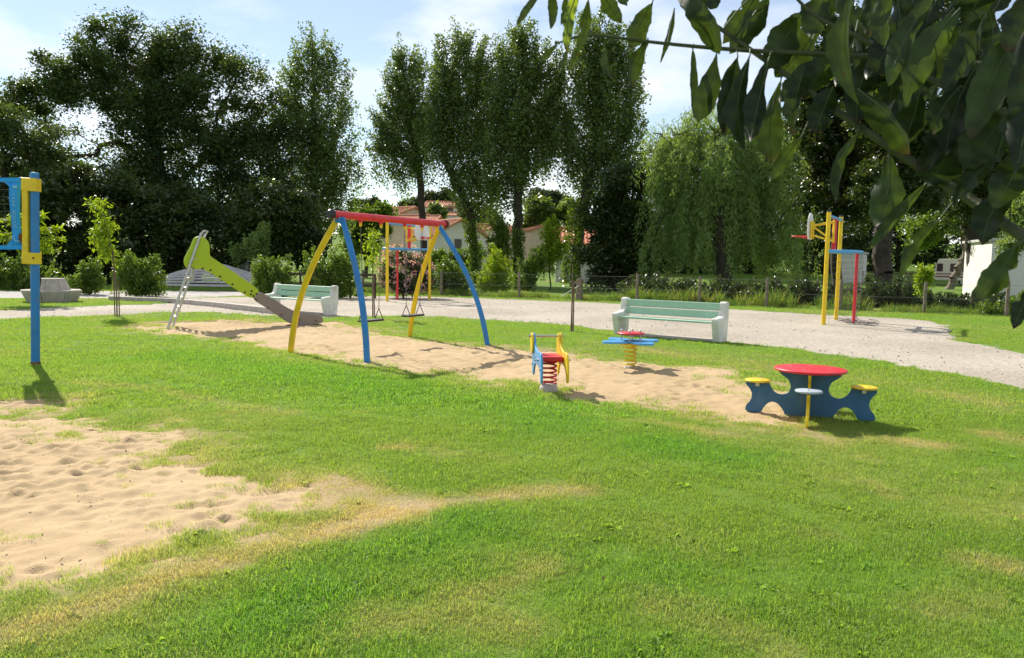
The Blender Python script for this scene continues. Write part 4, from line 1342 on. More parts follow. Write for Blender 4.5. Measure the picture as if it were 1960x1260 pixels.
# ------------------------------------------------------------------ swing set
def swing():
    yN, bN, yF, bF = G(555, 674), G(703, 692), G(783, 643), G(936, 661)
    mN, mF = (yN + bN) / 2, (yF + bF) / 2
    ax = (mF - mN).normalized()
    eN = on_plane(636, 412, mN, Vector((0, 1, 0))); eF = on_plane(851, 428, mF, Vector((0, 1, 0)))
    H = (eN.z + eF.z) / 2
    o = Vector((mN.x, mN.y, 0))
    root = empty('swing_set', o); tag(root, 'red, blue and yellow swing frame with bowed legs on the sand', 'swing frame')
    pN = Vector((eN.x, eN.y, H)) - o; pF = Vector((eF.x, eF.y, H)) - o
    d = (pF - pN).normalized()
    MB().tube([pN, pF], 0.062, 20).build('beam', P_red, root)
    for p, s in ((pN, -1), (pF, 1)):
        MB().tube([p - d * 0.0, p + d * s * 0.045, p + d * s * 0.075], [0.082, 0.082, 0.06], 20).build('end_cap', P_cap, root)
    for (base, p, m, off) in ((yN, pN, P_yellow, 0.16), (bN, pN, P_blue, 0.22), (yF, pF, P_yellow, -0.16), (bF, pF, P_blue, -0.22)):
        b = Vector((base.x, base.y, -0.25)) - o
        top = p + d * off + Vector((0, 0, -0.03))
        side = Vector((b.x - top.x, b.y - top.y, 0))
        pts = []
        for i in range(25):
            t = i / 24
            q = b.lerp(top, t)
            q += side.normalized() * 0.24 * math.sin(math.pi * min(1, t)) ** 0.9
            pts.append(q)
        MB().tube(pts, [0.066 if i < 22 else 0.062 for i in range(25)], 4, square=True).build('leg', m, root, 0.022, 3)
    for p, s, m in ((pN, 1, P_blue), (pF, -1, P_yellow)):
        MB().box(p + d * s * 0.19 + Vector((0, 0, -0.075)), (0.17, 0.10, 0.11), Matrix.Rotation(math.atan2(d.y, d.x), 3, 'Z')).build('leg_bracket', m, root, 0.015)
    # hangers and the two swings
    L = (pF - pN).length
    hx = [on_plane(px, 425, mN + (mF - mN) * k, Vector((0, 1, 0))) for px, k in ((682, 0.2), (731, 0.45), (771, 0.62), (813, 0.84))]
    ts = [max(0.1, min(0.95, (h - o - pN).dot(d) / L)) for h in hx]
    ts = [0.215, 0.385, 0.595, 0.765]
    hangs = []
    for t in ts:
        c = pN + d * (L * t)
        h = MB().box(c + Vector((0, 0, -0.075)), (0.06, 0.05, 0.06), Matrix.Rotation(math.atan2(d.y, d.x), 3, 'Z')).build('hanger', P_red, root, 0.008)
        MB().box(c + Vector((0, 0, -0.13)), (0.045, 0.035, 0.07)).build('hanger_tip', P_yellow, h, 0.008)
        hangs.append(o + c + Vector((0, 0, -0.165)))
    for i, (a, b, sz, lab) in enumerate(((hangs[0], hangs[1], 0.535, 'flat black swing seat on chains nearest the slide'), (hangs[2], hangs[3], 0.555, 'flat black swing seat on chains nearest the far yellow leg'))):
        mid = (a + b) / 2
        base = Vector((mid.x, mid.y, sz))
        r = empty('hanging_swing', base, math.atan2(d.y, d.x)); tag(r, lab, 'swing', 'swings')
        MB().box((0, 0, 0), (0.50, 0.19, 0.036)).build('seat', P_dark, r, 0.014, 3)
        half = (b - a).length / 2
        for s in (-1, 1):
            topl = Vector((s * half, 0, a.z - sz)); yk = Vector((s * 0.215, 0, 0.20))
            for t_ in (-1, 1):
                MB().tube([yk, (s * 0.215, t_ * 0.085, 0.02)], 0.008, 6).build('seat_strap', P_dark, r)
            link_mb = MB()
            nlk = int((topl - yk).length / 0.034)
            for k in range(nlk):
                p0 = yk.lerp(topl, k / nlk); p1 = yk.lerp(topl, (k + 1.15) / nlk)
                u = Vector((0.009, 0, 0)) if k % 2 else Vector((0, 0.009, 0))
                link_mb.tube([p0, (p0 + p1) / 2 + u, p1], 0.0042, 4, False).tube([p0, (p0 + p1) / 2 - u, p1], 0.0042, 4, False)
            ch = link_mb.build('chain', P_greynet, r); tag(ch, kind='stuff')


swing()


# ------------------------------------------------------------------ slide
def slide():
    b0 = G(320, 628); e0 = G(616, 622)
    u = Vector((e0.x - b0.x, e0.y - b0.y, 0)).normalized()
    n = Vector((u.y, -u.x, 0))                      # towards the viewer
    if n.y > 0: n = -n
    root = empty('slide', b0); tag(root, 'lime green and taupe slide with a steel ladder in the sand', 'slide')
    zk = 360 / 1745.0

    def pl(zx, zy):
        p = on_plane(300 + zx * zk, 420 + zy * zk, b0, n)
        v = p - b0
        return (v.dot(u), v.z)
    green = [pl(*q) for q in [(355, 168), (385, 156), (430, 162), (475, 198), (494, 255), (490, 338), (525, 362), (700, 478), (942, 648), (946, 678), (892, 742), (800, 690), (600, 558),
                              (485, 484), (420, 462), (300, 466), (266, 440), (252, 375), (285, 312), (318, 252), (338, 195)]]
    chute = [pl(*q) for q in [(930, 655), (1090, 742), (1200, 815), (1300, 862), (1420, 880), (1505, 886), (1540, 906), (1546, 955), (1500, 968), (1310, 1000), (1225, 960), (1100, 872), (885, 735)]]
    W = 0.46
    for s in (0, 1):
        off = -n * (W * s)
        MB().prism(rounded(green, 1), off, u, (0, 0, 1), n, 0.045).build('side_panel', P_lime, root, 0.012, 2)
        MB().prism(rounded(chute, 1), off - n * (0.002 if s == 0 else -0.002), u, (0, 0, 1), n, 0.032).build('chute_side', P_taupe, root, 0.006)
    bed = [pl(*q) for q in [(330, 400), (480, 425), (600, 490), (760, 590), (920, 695), (1090, 810), (1200, 885), (1300, 930), (1400, 945), (1530, 945)]]
    vs, fs = [], []
    for (a, z) in bed:
        vs += [u * a + Vector((0, 0, z)) - n * 0.02, u * a + Vector((0, 0, z)) - n * (W - 0.02)]
    for i in range(len(bed) - 1):
        fs.append((2 * i, 2 * i + 1, 2 * i + 3, 2 * i + 2))
    c = MB().add(vs, fs, True).build('chute', P_taupe, root)
    sd = c.modifiers.new('thickness', 'SOLIDIFY'); sd.thickness = 0.02
    # bolts
    for q in [(390, 186), (338, 320), (287, 457), (338, 456), (425, 456), (499, 473), (587, 530), (701, 603), (815, 677), (880, 665), (873, 696), (923, 692), (897, 711)]:
        a, z = pl(*q)
        p = u * a + Vector((0, 0, z))
        MB().tube([p + n * 0.018, p + n * 0.032], 0.024, 8).build('bolt', P_cap, root)
    for q in [(926, 748), (1038, 822), (1156, 884), (1325, 930), (1474, 941)]:
        a, z = pl(*q)
        p = u * a + Vector((0, 0, z))
        MB().tube([p + n * 0.012, p + n * 0.024], 0.022, 8).build('bolt', P_rust, root)
    # ladder
    a0, z0 = pl(80, 1005); a1, z1 = pl(412, 128)
    rails = []
    for s in (0, 1):
        off = n * 0.055 if s == 0 else -n * (W + 0.05) + u * 0.12
        p0 = u * a0 + Vector((0, 0, -0.15)) + off; p1 = u * a1 + Vector((0, 0, z1)) + off
        rails.append((p0, p1))
        top = p1 + u * 0.06 + Vector((0, 0, 0.06))
        MB().tube([p0, p1], 0.033, 4, square=True).build('ladder_rail', P_steel, root, 0.006)
    for k in range(1, 8):
        t = 0.08 + k * 0.095
        MB().box((rails[0][0].lerp(rails[0][1], t) + rails[1][0].lerp(rails[1][1], t)) / 2, (0.07, W + 0.09, 0.022), Matrix.Rotation(math.atan2(-n.x, n.y) if True else 0, 3, 'Z')).build('rung', P_steel, root, 0.004)
    t0, t1 = rails[0][1], rails[1][1]
    MB().tube([t0 + Vector((0, 0, -0.02)), t0 + u * 0.05 + Vector((0, 0, 0.05)), t1 + u * 0.05 + Vector((0, 0, 0.05)), t1 + Vector((0, 0, -0.02))], 0.02, 10).build('top_bar', P_steel, root)


slide()


# ------------------------------------------------------------------ benches
def bench(left, right, label, seed):
    u = Vector((right.x - left.x, right.y - left.y, 0)); L = u.length; u.normalize()
    f = Vector((u.y, -u.x, 0))
    if f.y > 0: f = -f                             # front, towards the viewer
    root = empty('bench', (left + right) / 2); tag(root, label, 'bench', 'concrete and mint benches')
    prof = [(-0.02, 0.0), (0.36, 0.0), (0.47, 0.40), (0.48, 0.47), (0.45, 0.51), (0.22, 0.525), (0.15, 0.56), (0.11, 0.66), (0.085, 0.80), (0.05, 0.835), (-0.05, 0.835), (-0.085, 0.80), (-0.07, 0.45)]
    prof = [prof[0]] + rounded(prof, 1)[2:-1] if False else prof
    for s in (-1, 1):
        MB().prism([(a, z - 0.0) for a, z in prof], u * s * (L / 2), f, (0, 0, 1), u, 0.15).build('concrete_side', P_conc, root, 0.02, 3)
    M = Matrix((u, f, Vector((0, 0, 1)))).transposed()
    Lb = L - 0.15
    tilt = Matrix.Rotation(R(-8), 3, 'X')
    for zc, h in ((0.725, 0.155), (0.555, 0.15)):
        MB().box(f * (0.065 + (0.70 - zc) * 0.16), (Lb, 0.035, h), M @ tilt).build('back_board', P_mint, root, 0.006).location.z += zc
    for k, yy in enumerate((0.15, 0.27, 0.39)):
        MB().box(f * yy + Vector((0, 0, 0.415)), (Lb, 0.112, 0.036), M).build('seat_board', P_mint, root, 0.006)
    MB().box(f * 0.2 + Vector((0, 0, 0.02)), (L - 0.16, 0.26, 0.09), M).build('footing', P_conc2, root, 0.006)
    return root


bench(G(1196, 640), G(1384, 655), 'mint bench with concrete ends right behind the red-topped springer', 1)
bench(G(532, 595), G(641, 603), 'mint bench with concrete ends beyond the foot of the slide', 2)


# round concrete seat
def round_seat():
    b = G(68, 580) + Vector((0, 0.9, 0))
    root = empty('round_seat', b, R(11)); tag(root, 'round grey concrete seat with a conical back at the left', 'seat')
    n = 8
    for k in range(n):
        a0, a1 = 2 * math.pi * k / n + 0.008, 2 * math.pi * (k + 1) / n - 0.008
        vs = []
        for a in (a0, a1):
            for (r, z) in ((0.76, -0.05), (0.96, 0.37), (0.93, 0.40), (0.55, 0.385), (0.45, -0.05)):
                vs.append((r * math.cos(a), r * math.sin(a), z))
        fs = [(0, 1, 2, 3, 4), (9, 8, 7, 6, 5)] + [(i, 5 + i, 5 + (i + 1) % 5, (i + 1) % 5) for i in range(5)]
        MB().add(vs, fs).build('seat_segment', P_conc2, root, 0.015)
        vs = []
        for a in (a0, a1):
            for (r, z) in ((0.62, 0.36), (0.44, 0.78), (0.10, 0.78), (0.10, 0.36)):
                vs.append((r * math.cos(a), r * math.sin(a), z))
        fs = [(0, 1, 2, 3), (7, 6, 5, 4)] + [(i, 4 + i, 4 + (i + 1) % 4, (i + 1) % 4) for i in range(4)]
        MB().add(vs, fs).build('back_segment', P_conc2, root, 0.012)


round_seat()


# ------------------------------------------------------------------ ball goals with basketball hoop
def goal(p1, p2, axis, label, board_scale=1.0, net=False):
    """p1, p2 feet of the tall yellow posts; axis points out on to the court"""
    mid = (p1 + p2) / 2
    w = Vector((p2.x - p1.x, p2.y - p1.y, 0)); half = w.length / 2; w.normalize()
    a = Vector((w.y, -w.x, 0))
    if a.dot(axis) < 0: a = -a
    root = empty('ball_goal', mid); tag(root, label, 'goal', 'combined ball goals and hoops')
    up = Vector((0, 0, 1))
    H = 3.05
    for s in (-1, 1):
        MB().tube([w * s * half - up * 0.3, w * s * half + up * H], 0.058, 14).build('post', P_yellow, root)
        MB().tube([w * s * half + up * H, w * s * half + up * (H + 0.05)], [0.063, 0.05], 14).build('post_cap', P_cap, root)
    MB().tube([-w * half + up * (H - 0.1), w * half + up * (H - 0.1)], 0.045, 12).build('top_bar', P_sky, root)
    MB().tube([-w * half + up * 2.0, w * half + up * 2.0], 0.045, 12).build('crossbar', P_sky, root)
    arc = [w * (half * math.cos(t)) - a * (0.74 * math.sin(t)) + up * 2.0 for t in np.linspace(0, math.pi, 22)]
    MB().tube(arc, 0.045, 12).build('rear_hoop_bar', P_sky, root)
    rp = -a * 0.90 + w * 0.15
    rp = -a * 0.62
    MB().tube([rp - up * 0.3, rp + up * 1.99], 0.044, 12).build('rear_post', P_red, root)
    MB().tube([rp + up * 1.98, -a * 0.74 + up * 2.0], 0.03, 8).build('post_bracket', P_sky, root)
    MB().tube([up * 2.02, up * (H - 0.12)], 0.062, 14).build('hoop_post', P_red, root)
    # bracket and board
    bz = 2.62
    for s in (-1, 1):
        MB().tube([w * s * 0.16 + up * (bz + 0.22) + a * 0.02, w * s * 0.16 + up * (bz + 0.12) + a * 0.60], 0.022, 8).build('bracket_bar', P_yellow, root)
        MB().tube([w * s * 0.16 + up * (bz - 0.32) + a * 0.02, w * s * 0.16 + up * (bz - 0.14) + a * 0.60], 0.022, 8).build('bracket_bar', P_yellow, root)
        MB().tube([w * s * 0.16 + up * (bz - 0.30) + a * 0.05, w * s * 0.16 + up * (bz + 0.10) + a * 0.58], 0.016, 8).build('bracket_bar', P_yellow, root)
        MB().box(w * s * 0.16 + up * (bz - 0.05) + a * 0.0, (0.05, 0.05, 0.62)).build('bracket_plate', P_yellow, root, 0.005)
        MB().box(w * s * 0.16 + up * bz + a * 0.60, (0.05, 0.05, 0.5)).build('bracket_plate', P_yellow, root, 0.005)
    fan = [(-0.30, -0.32), (0.30, -0.32), (0.52, -0.12)] + [(0.52 * math.cos(t), 0.06 + 0.52 * math.sin(t)) for t in np.linspace(0, math.pi, 15)] + [(-0.52, -0.12)]
    fan = [(x_ * 0.82, y_ * 0.84) for x_, y_ in fan]
    bd = MB().prism(fan, a * 0.655 + up * bz, w, up, a, 0.03).build('backboard', P_white, root, 0.004)
    # hoop
    hc = a * 0.93 + up * (bz - 0.18)
    ring = [hc + (w * math.cos(t) + a * math.sin(t)) * 0.225 for t in np.linspace(0, 2 * math.pi, 25)]
    MB().tube(ring, 0.014, 8, False).build('hoop', P_red, root)
    MB().box(a * 0.69 + up * (bz - 0.18), (0.14, 0.05, 0.09), Matrix((w, a, up)).transposed()).build('hoop_bracket', P_red, root, 0.004)
    for s in (-1, 1):
        MB().tube([a * 0.68 + w * s * 0.05 + up * (bz - 0.26), hc + w * s * 0.18 - up * 0.01], 0.009, 6).build('hoop_brace', P_red, root)
    if net:
        g = random.Random(5)
        mb = MB()
        ths = np.linspace(0.02, math.pi - 0.02, 19)
        cols = []
        for i, t in enumerate(ths):
            top = w * (half * math.cos(t)) - a * (0.74 * math.sin(t)) + up * 1.97
            sag = 0.10 + 0.25 * g.random()
            pts = []
            for k in range(14):
                q = k / 13
                inw = 1.0 + 0.10 * math.sin(q * 3.0) - 0.10 * q
                p = Vector((top.x * inw, top.y * inw, 1.97 * (1 - q) + 0.03))
                p += Vector((g.uniform(-.03, .03), g.uniform(-.03, .03), 0))
                if k == 13: p += -a * g.uniform(-0.1, 0.35) + w * g.uniform(-0.15, 0.15)
                pts.append(p)
            cols.append(pts)
            mb.tube(pts, 0.0028, 4, False)
        for k in range(1, 14):
            mb.tube([c[k] for c in cols], 0.0028, 4, False)
        for i in range(14):                        # slack net lying on the ground
            x0 = w * g.uniform(-half, half * 0.9) - a * g.uniform(0.3, 1.25)
            pts = [x0 + Vector((g.uniform(-.3, .3), g.uniform(-.3, .3), 0.02 + 0.09 * g.random())) for _ in range(5)]
            mb.tube(smooth_path(pts, 4), 0.0055, 4, False)
        o = mb.build('goal_net', P_greynet, root); tag(o, kind='stuff')
    return root


gR1, gR2 = G(1576, 622), G(1600, 613)
gL1, gL2 = G(741, 577), G(822, 573)
c_ax = Vector((0.85, -0.52, 0))
goal(gR1, gR2, -c_ax, 'yellow-posted ball goal with hoop and torn net at the right of the gravel', net=True)
goal(gL1, gL2, c_ax, 'yellow-posted ball goal with hoop seen through the swing frame')


# ------------------------------------------------------------------ spring toys and table
def coil(mb, c, r0, r1, z0, z1, turns, rad, n=14):
    pts, k = [], int(turns * n)
    for i in range(k + 1):
        t = i / k; a = 2 * math.pi * turns * t
        rr = r0 + (r1 - r0) * t
        pts.append(Vector(c) + Vector((rr * math.cos(a), rr * math.sin(a), z0 + (z1 - z0) * t)))
    mb.tube(pts, rad, 8)
    return mb


def spring_rider():
    b = G(1050, 746)
    root = empty('spring_rider', b, R(8)); tag(root, 'two-seat spring rider, blue and yellow sides with red seat', 'spring rider')
    MB().lathe([(0.115, -0.2), (0.115, 0.035), (0.105, 0.05), (0, 0.05)], 22).build('concrete_base', P_conc2, root)
    MB().lathe([(0.095, 0.045), (0.095, 0.07), (0, 0.07)], 20).build('base_plate', P_conc2, root)
    coil(MB(), (0, 0, 0), 0.098, 0.092, 0.07, 0.36, 5, 0.0125).build('spring', P_red, root)
    MB().lathe([(0.10, 0.355), (0.10, 0.375), (0, 0.375)], 18).build('top_plate', P_cap, root)
    MB().box((0, 0, 0.405), (0.29, 0.40, 0.065)).build('seat', P_red, root, 0.016, 3)
    # side outlines: along +y is the far end with the handle
    out = [(-0.40, 0.14), (-0.345, 0.135), (-0.31, 0.24), (-0.20, 0.33), (0.06, 0.33), (0.15, 0.25), (0.18, 0.16), (0.235, 0.165), (0.26, 0.30), (0.30, 0.44), (0.30, 0.60), (0.275, 0.68), (0.215, 0.70),
           (0.16, 0.665), (0.12, 0.585), (0.02, 0.52), (-0.14, 0.485), (-0.27, 0.505), (-0.36, 0.475), (-0.40, 0.38), (-0.415, 0.25)]
    for s, m, m2 in ((-1, P_sky, P_yellow), (1, P_yellow, P_sky)):
        MB().prism(rounded(out, 1), (s * 0.160, 0, 0), (0, 1, 0), (0, 0, 1), (1, 0, 0), 0.024).build('side_panel', m, root, 0.006)
        hd = [(0.14, 0.44), (0.29, 0.44), (0.31, 0.60), (0.285, 0.68), (0.21, 0.705), (0.15, 0.67), (0.12, 0.58)]
        MB().prism(rounded(hd, 1), (s * 0.184, 0, 0), (0, 1, 0), (0, 0, 1), (1, 0, 0), 0.022).build('head_panel', m2 if s < 0 else m, root, 0.006)
        for (yy, zz) in ((-0.15, 0.40), (0.1, 0.40), (-0.33, 0.30), (0.22, 0.30)):
            MB().tube([(s * 0.168, yy, zz), (s * 0.184, yy, zz)], 0.014, 8).build('bolt', P_steel, root)
    MB().tube([(-0.235, 0.22, 0.655), (0.225, 0.22, 0.655)], 0.014, 10).build('handle_bar', P_steel, root)
    MB().tube([(-0.23, -0.2, 0.40), (-0.165, -0.2, 0.40)], 0.012, 8).build('foot_peg', P_steel, root)
    MB().tube([(0.165, -0.2, 0.40), (0.23, -0.2, 0.40)], 0.012, 8).build('foot_peg', P_steel, root)


spring_rider()


def flower_springer():
    b = G(1206, 701)
    root = empty('four_seat_springer', b, R(28)); tag(root, 'blue four-lobed springer with a red disc on a yellow spring', 'spring rider')
    MB().lathe([(0.12, -0.2), (0.12, -0.03), (0.10, -0.012), (0, -0.012)], 20).build('concrete_base', P_conc2, root)
    coil(MB(), (0, 0, 0), 0.095, 0.095, 0.0, 0.33, 5, 0.0125).build('spring', P_yellow, root)
    MB().lathe([(0.15, 0.33), (0.16, 0.345), (0.16, 0.365), (0, 0.366)], 24).build('spring_plate', P_yellow, root)
    prof = []
    for k in range(96):
        a = 2 * math.pi * k / 96
        c = abs(math.cos(2 * a)) ** 1.5
        r = 0.155 + 0.36 * c
        prof.append((r * math.cos(a), r * math.sin(a)))
    MB().prism(prof, (0, 0, 0.387), (1, 0, 0), (0, 1, 0), (0, 0, 1), 0.034).build('seat_plate', P_sky, root, 0.008)
    MB().lathe([(0.0, 0.500), (0.20, 0.500), (0.212, 0.512), (0.20, 0.526), (0, 0.526)], 28).build('hand_disc', P_red, root)
    for k in range(4):
        a = math.pi / 4 + k * math.pi / 2
        x, y = 0.145 * math.cos(a), 0.145 * math.sin(a)
        h = MB().tube([(x, y, 0.40), (x, y, 0.545)], 0.013, 10).build('handle_post', P_steel, root)
        MB().lathe([(0.013, 0.54), (0.021, 0.553), (0.015, 0.568), (0, 0.572)], 10, (x, y, 0)).build('handle_knob', P_steel, h)


flower_springer()


def table():
    cA = G(1447, 791); cB = G(1652, 801)
    u = Vector((cB.x - cA.x, cB.y - cA.y, 0)).normalized()
    c = (G(1547, 796))
    root = empty('play_table', c, R(-22)); root.scale = (0.93, 0.93, 1.02); tag(root, 'round red play table with blue cut-out legs and small round seats', 'table')
    half = [(0.0, 0.475), (0.34, 0.475), (0.335, 0.44), (0.29, 0.405), (0.235, 0.375), (0.205, 0.32), (0.205, 0.27), (0.235, 0.225), (0.29, 0.205), (0.35, 0.21), (0.40, 0.245), (0.43, 0.295), (0.445, 0.325),
            (0.70, 0.325), (0.705, 0.29), (0.66, 0.25), (0.625, 0.19), (0.64, 0.12), (0.69, 0.065), (0.70, 0.03), (0.69, -0.005), (0.52, -0.01), (0.49, 0.06), (0.42, 0.125), (0.34, 0.11), (0.28, 0.045), (0.25, -0.02), (0.0, -0.02)]
    hs = [half[0]]
    for i in range(1, len(half) - 2):           # ease the cut-out corners
        p_, q_ = half[i], half[i + 1]
        hs += [(p_[0] * .75 + q_[0] * .25, p_[1] * .75 + q_[1] * .25), (p_[0] * .25 + q_[0] * .75, p_[1] * .25 + q_[1] * .75)]
    half = hs + [half[-2], half[-1]]
    out = half + [(-a, z) for a, z in reversed(half[1:-1])]
    blue = mat('navy panel', (0.035, 0.13, 0.27), 0.4, 0.1, 5, dirt=(0.12, 0.17, 0.22), dirt_amt=0.4, dscale=5)
    MB().prism(out, (0, 0, 0), (1, 0, 0), (0, 0, 1), (0, 1, 0), 0.026).build('cross_panel', blue, root, 0.004)
    for s in (1, -1):
        hp = [(0.015, 0.475)] + half[1:-1] + [(0.015, -0.02)]
        o = MB().prism([(a * s, z) for a, z in hp], (0, 0, 0), (0, 1, 0), (0, 0, 1), (1, 0, 0), 0.030).build('half_panel', P_yellow, root, 0.004)
    MB().lathe([(0, 0.476), (0.385, 0.476), (0.396, 0.486), (0.392, 0.5), (0.38, 0.503), (0, 0.503)], 56).build('table_top', P_red, root)
    for (x, y, m, dz) in ((-0.572, 0, P_yellow, 0), (0.572, 0, P_yellow, 0), (0, -0.572, P_faded, 0), (0, 0.572, P_faded, 0)):
        MB().lathe([(0, 0.327), (0.135, 0.327), (0.143, 0.334), (0.14, 0.346), (0.13, 0.35), (0, 0.35)], 32, (x, y, 0)).build('seat', m, root)
        for s in (-1, 1):
            q = (s * 0.05, 0) if abs(x) > 0.1 else (0, s * 0.05)
            MB().tube([(x + q[0], y + q[1], 0.35), (x + q[0], y + q[1], 0.356)], 0.008, 8).build('bolt', P_steel, root)
    for a in (0.4, 1.6, 2.9, 4.4):
        MB().tube([(0.22 * math.cos(a), 0.22 * math.sin(a), 0.503), (0.22 * math.cos(a), 0.22 * math.sin(a), 0.509)], 0.010, 8).build('bolt', P_steel, root)
    for s in (-1, 1):
        MB().box((s * 0.17, -0.03, 0.455), (0.05, 0.035, 0.035)).build('angle_clip', P_steel, root, 0.003)
        MB().box((s * 0.57, -0.03, 0.30), (0.045, 0.035, 0.04)).build('angle_clip', P_steel, root, 0.003)


table()


# ------------------------------------------------------------------ fences, kerb, small things
def wire_fence():
    root = empty('wire_fence', (FENCE[0][0], FENCE[0][1], 0)); tag(root, 'wire mesh fence on weathered posts along the far edge of the gravel', 'fence')
    o = Vector(root.location)
    g = random.Random(3)
    mb = MB(); wires = []
    for i, (x, y) in enumerate(FENCE):
        p = Vector((x, y, 0)) - o
        h = 1.12 + g.uniform(-0.05, 0.08)
        if i == 3:
            MB().tube([p + Vector((0, 0, -0.2)), p + Vector((0.03, 0, 0.9))], [0.17, 0.13], 10).build('strainer_post', P_timber, root)
            MB().tube([p + Vector((-0.75, -0.2, 0.16)), p + Vector((-0.02, -0.18, 0.62))], 0.018, 6).build('brace', P_conc, root)
            MB().tube([p + Vector((-0.3, -0.1, 0.62)), p + Vector((0.05, -0.1, 0.97))], 0.03, 6).build('brace', P_timber, root)
            MB().tube([p + Vector((0.05, -0.1, 0.95)), p + Vector((0.55, -0.2, 0.3))], 0.03, 6).build('brace', P_timber, root)
            continue
        MB().tube([p + Vector((0, 0, -0.2)), p + Vector((g.uniform(-.04, .04), 0, h))], [0.062, 0.055], 8).build('post', P_timber, root)
    for i in range(len(FENCE) - 1):
        a = Vector((*FENCE[i], 0)) - o; b = Vector((*FENCE[i + 1], 0)) - o
        L = (b - a).length
        for z in (0.06, 0.55, 1.05):
            mb.tube([a + Vector((0, -0.06, z)), (a + b) / 2 + Vector((0, -0.06, z - 0.02)), b + Vector((0, -0.06, z))], 0.0045, 4, False)
        n = int(L / 0.11)
        d = (b - a) / n
        for k in range(-9, n):
            for s in (1, -1):
                lo, hi = k, k + 9
                za, zb = 0.06, 1.05
                p0, p1 = a + d * max(lo, 0), a + d * min(hi, n)
                ta = (max(lo, 0) - lo) / 9; tb = (min(hi, n) - lo) / 9
                z0 = za + (zb - za) * ta; z1 = za + (zb - za) * tb
                if s < 0: z0, z1 = za + zb - z0, za + zb - z1
                mb.tube([p0 + Vector((0, -0.06, z0)), p1 + Vector((0, -0.06, z1))], 0.0009, 3, False)
    w = mb.build('wire_mesh', mat('dull fence wire', (0.16, 0.16, 0.15), 0.7), root); tag(w, kind='stuff')


wire_fence()


def rail_fence():
    a, b = Vector((-9.6, 31.3, 0)), Vector((-5.6, 31.5, 0))
    root = empty('rail_fence', a); tag(root, 'low brown wooden rail fence in front of the hedge behind the left bench', 'fence')
    d = (b - a)
    for k in range(5):
        p = d * (k / 4)
        MB().tube([p + Vector((0, 0, -0.1)), p + Vector((0, 0, 0.98))], 0.045, 8).build('post', P_brown, root)
    for z in (0.52, 0.95):
        for k in range(4):
            p, q = d * (k / 4), d * ((k + 1) / 4)
            MB().box((p + q) / 2 + Vector((0, -0.06, z)), ((q - p).length - 0.02, 0.035, 0.10), Matrix.Rotation(math.atan2(d.y, d.x), 3, 'Z')).build('rail', P_brown, root, 0.006)


rail_fence()


def kerb():
    P = [G(212, 575), G(340, 580), G(440, 590), G(545, 602)]
    root = empty('concrete_kerb', P[0]); tag(root, 'raised concrete kerb edging the gravel behind the slide ladder', 'kerb')
    o = P[0]
    for i in range(len(P) - 1):
        n = max(1, int((P[i + 1] - P[i]).length / 1.0))
        for k in range(n):
            a = P[i].lerp(P[i + 1], k / n) - o; b = P[i].lerp(P[i + 1], (k + 1) / n) - o
            t = (b - a)
            MB().box((a + b) / 2 + Vector((0, 0, 0.03)), (t.length - 0.012, 0.22, 0.24), Matrix.Rotation(math.atan2(t.y, t.x), 3, 'Z')).build('kerb_stone', P_conc2, root, 0.012)


kerb()


# slatted pale cover behind the slide
def slatted_cover():
    Y = 36.5
    b = at(405, 566, Y); b.z = 0
    root = empty('slatted_cover', b); tag(root, 'low arched cover of pale slats under the trees behind the slide', 'cover')
    m = mat('pale slat', (0.36, 0.35, 0.34), 0.7, 0.2, 8, dirt=(0.2, 0.19, 0.17), dirt_amt=0.5)
    P = MB()
    for k in range(11):
        t = k / 10
        y = -0.9 + 1.5 * t; z = 0.10 + 1.15 * math.sin(0.15 + 1.35 * t)
        hw = 2.15 * math.sqrt(max(0.05, 1 - (0.93 * t) ** 2.4)) + 0.05
        pts = [Vector((hw * s, y + 0.25 * s * s, max(0.03, z - 0.45 * s * s * t))) for s in np.linspace(-1, 1, 13)]
        vs, fs = [], []
        for p in pts:
            vs += [p + Vector((0, -0.05, -0.045)), p + Vector((0, 0.03, 0.045)), p + Vector((0, 0.05, 0.035)), p + Vector((0, -0.03, -0.055))]
        for i in range(len(pts) - 1):
            for q in range(4):
                fs.append((4 * i + q, 4 * i + (q + 1) % 4, 4 * i + 4 + (q + 1) % 4, 4 * i + 4 + q))
        MB().add(vs, fs + [(0, 1, 2, 3), tuple(len(vs) - 1 - i for i in range(4))]).build('slat', m, root)
    for s in (-0.75, -0.2, 0.35, 0.8):
        pts = [Vector((2.0 * s * (1 - 0.3 * t), -0.85 + 1.5 * t + 0.25 * s * s, 0.05 + 1.15 * math.sin(0.15 + 1.35 * t) - 0.45 * s * s * t - 0.06)) for t in np.linspace(0, 1, 9)]
        MB().tube(pts, 0.03, 6).build('rib', P_timber, root)


slatted_cover()


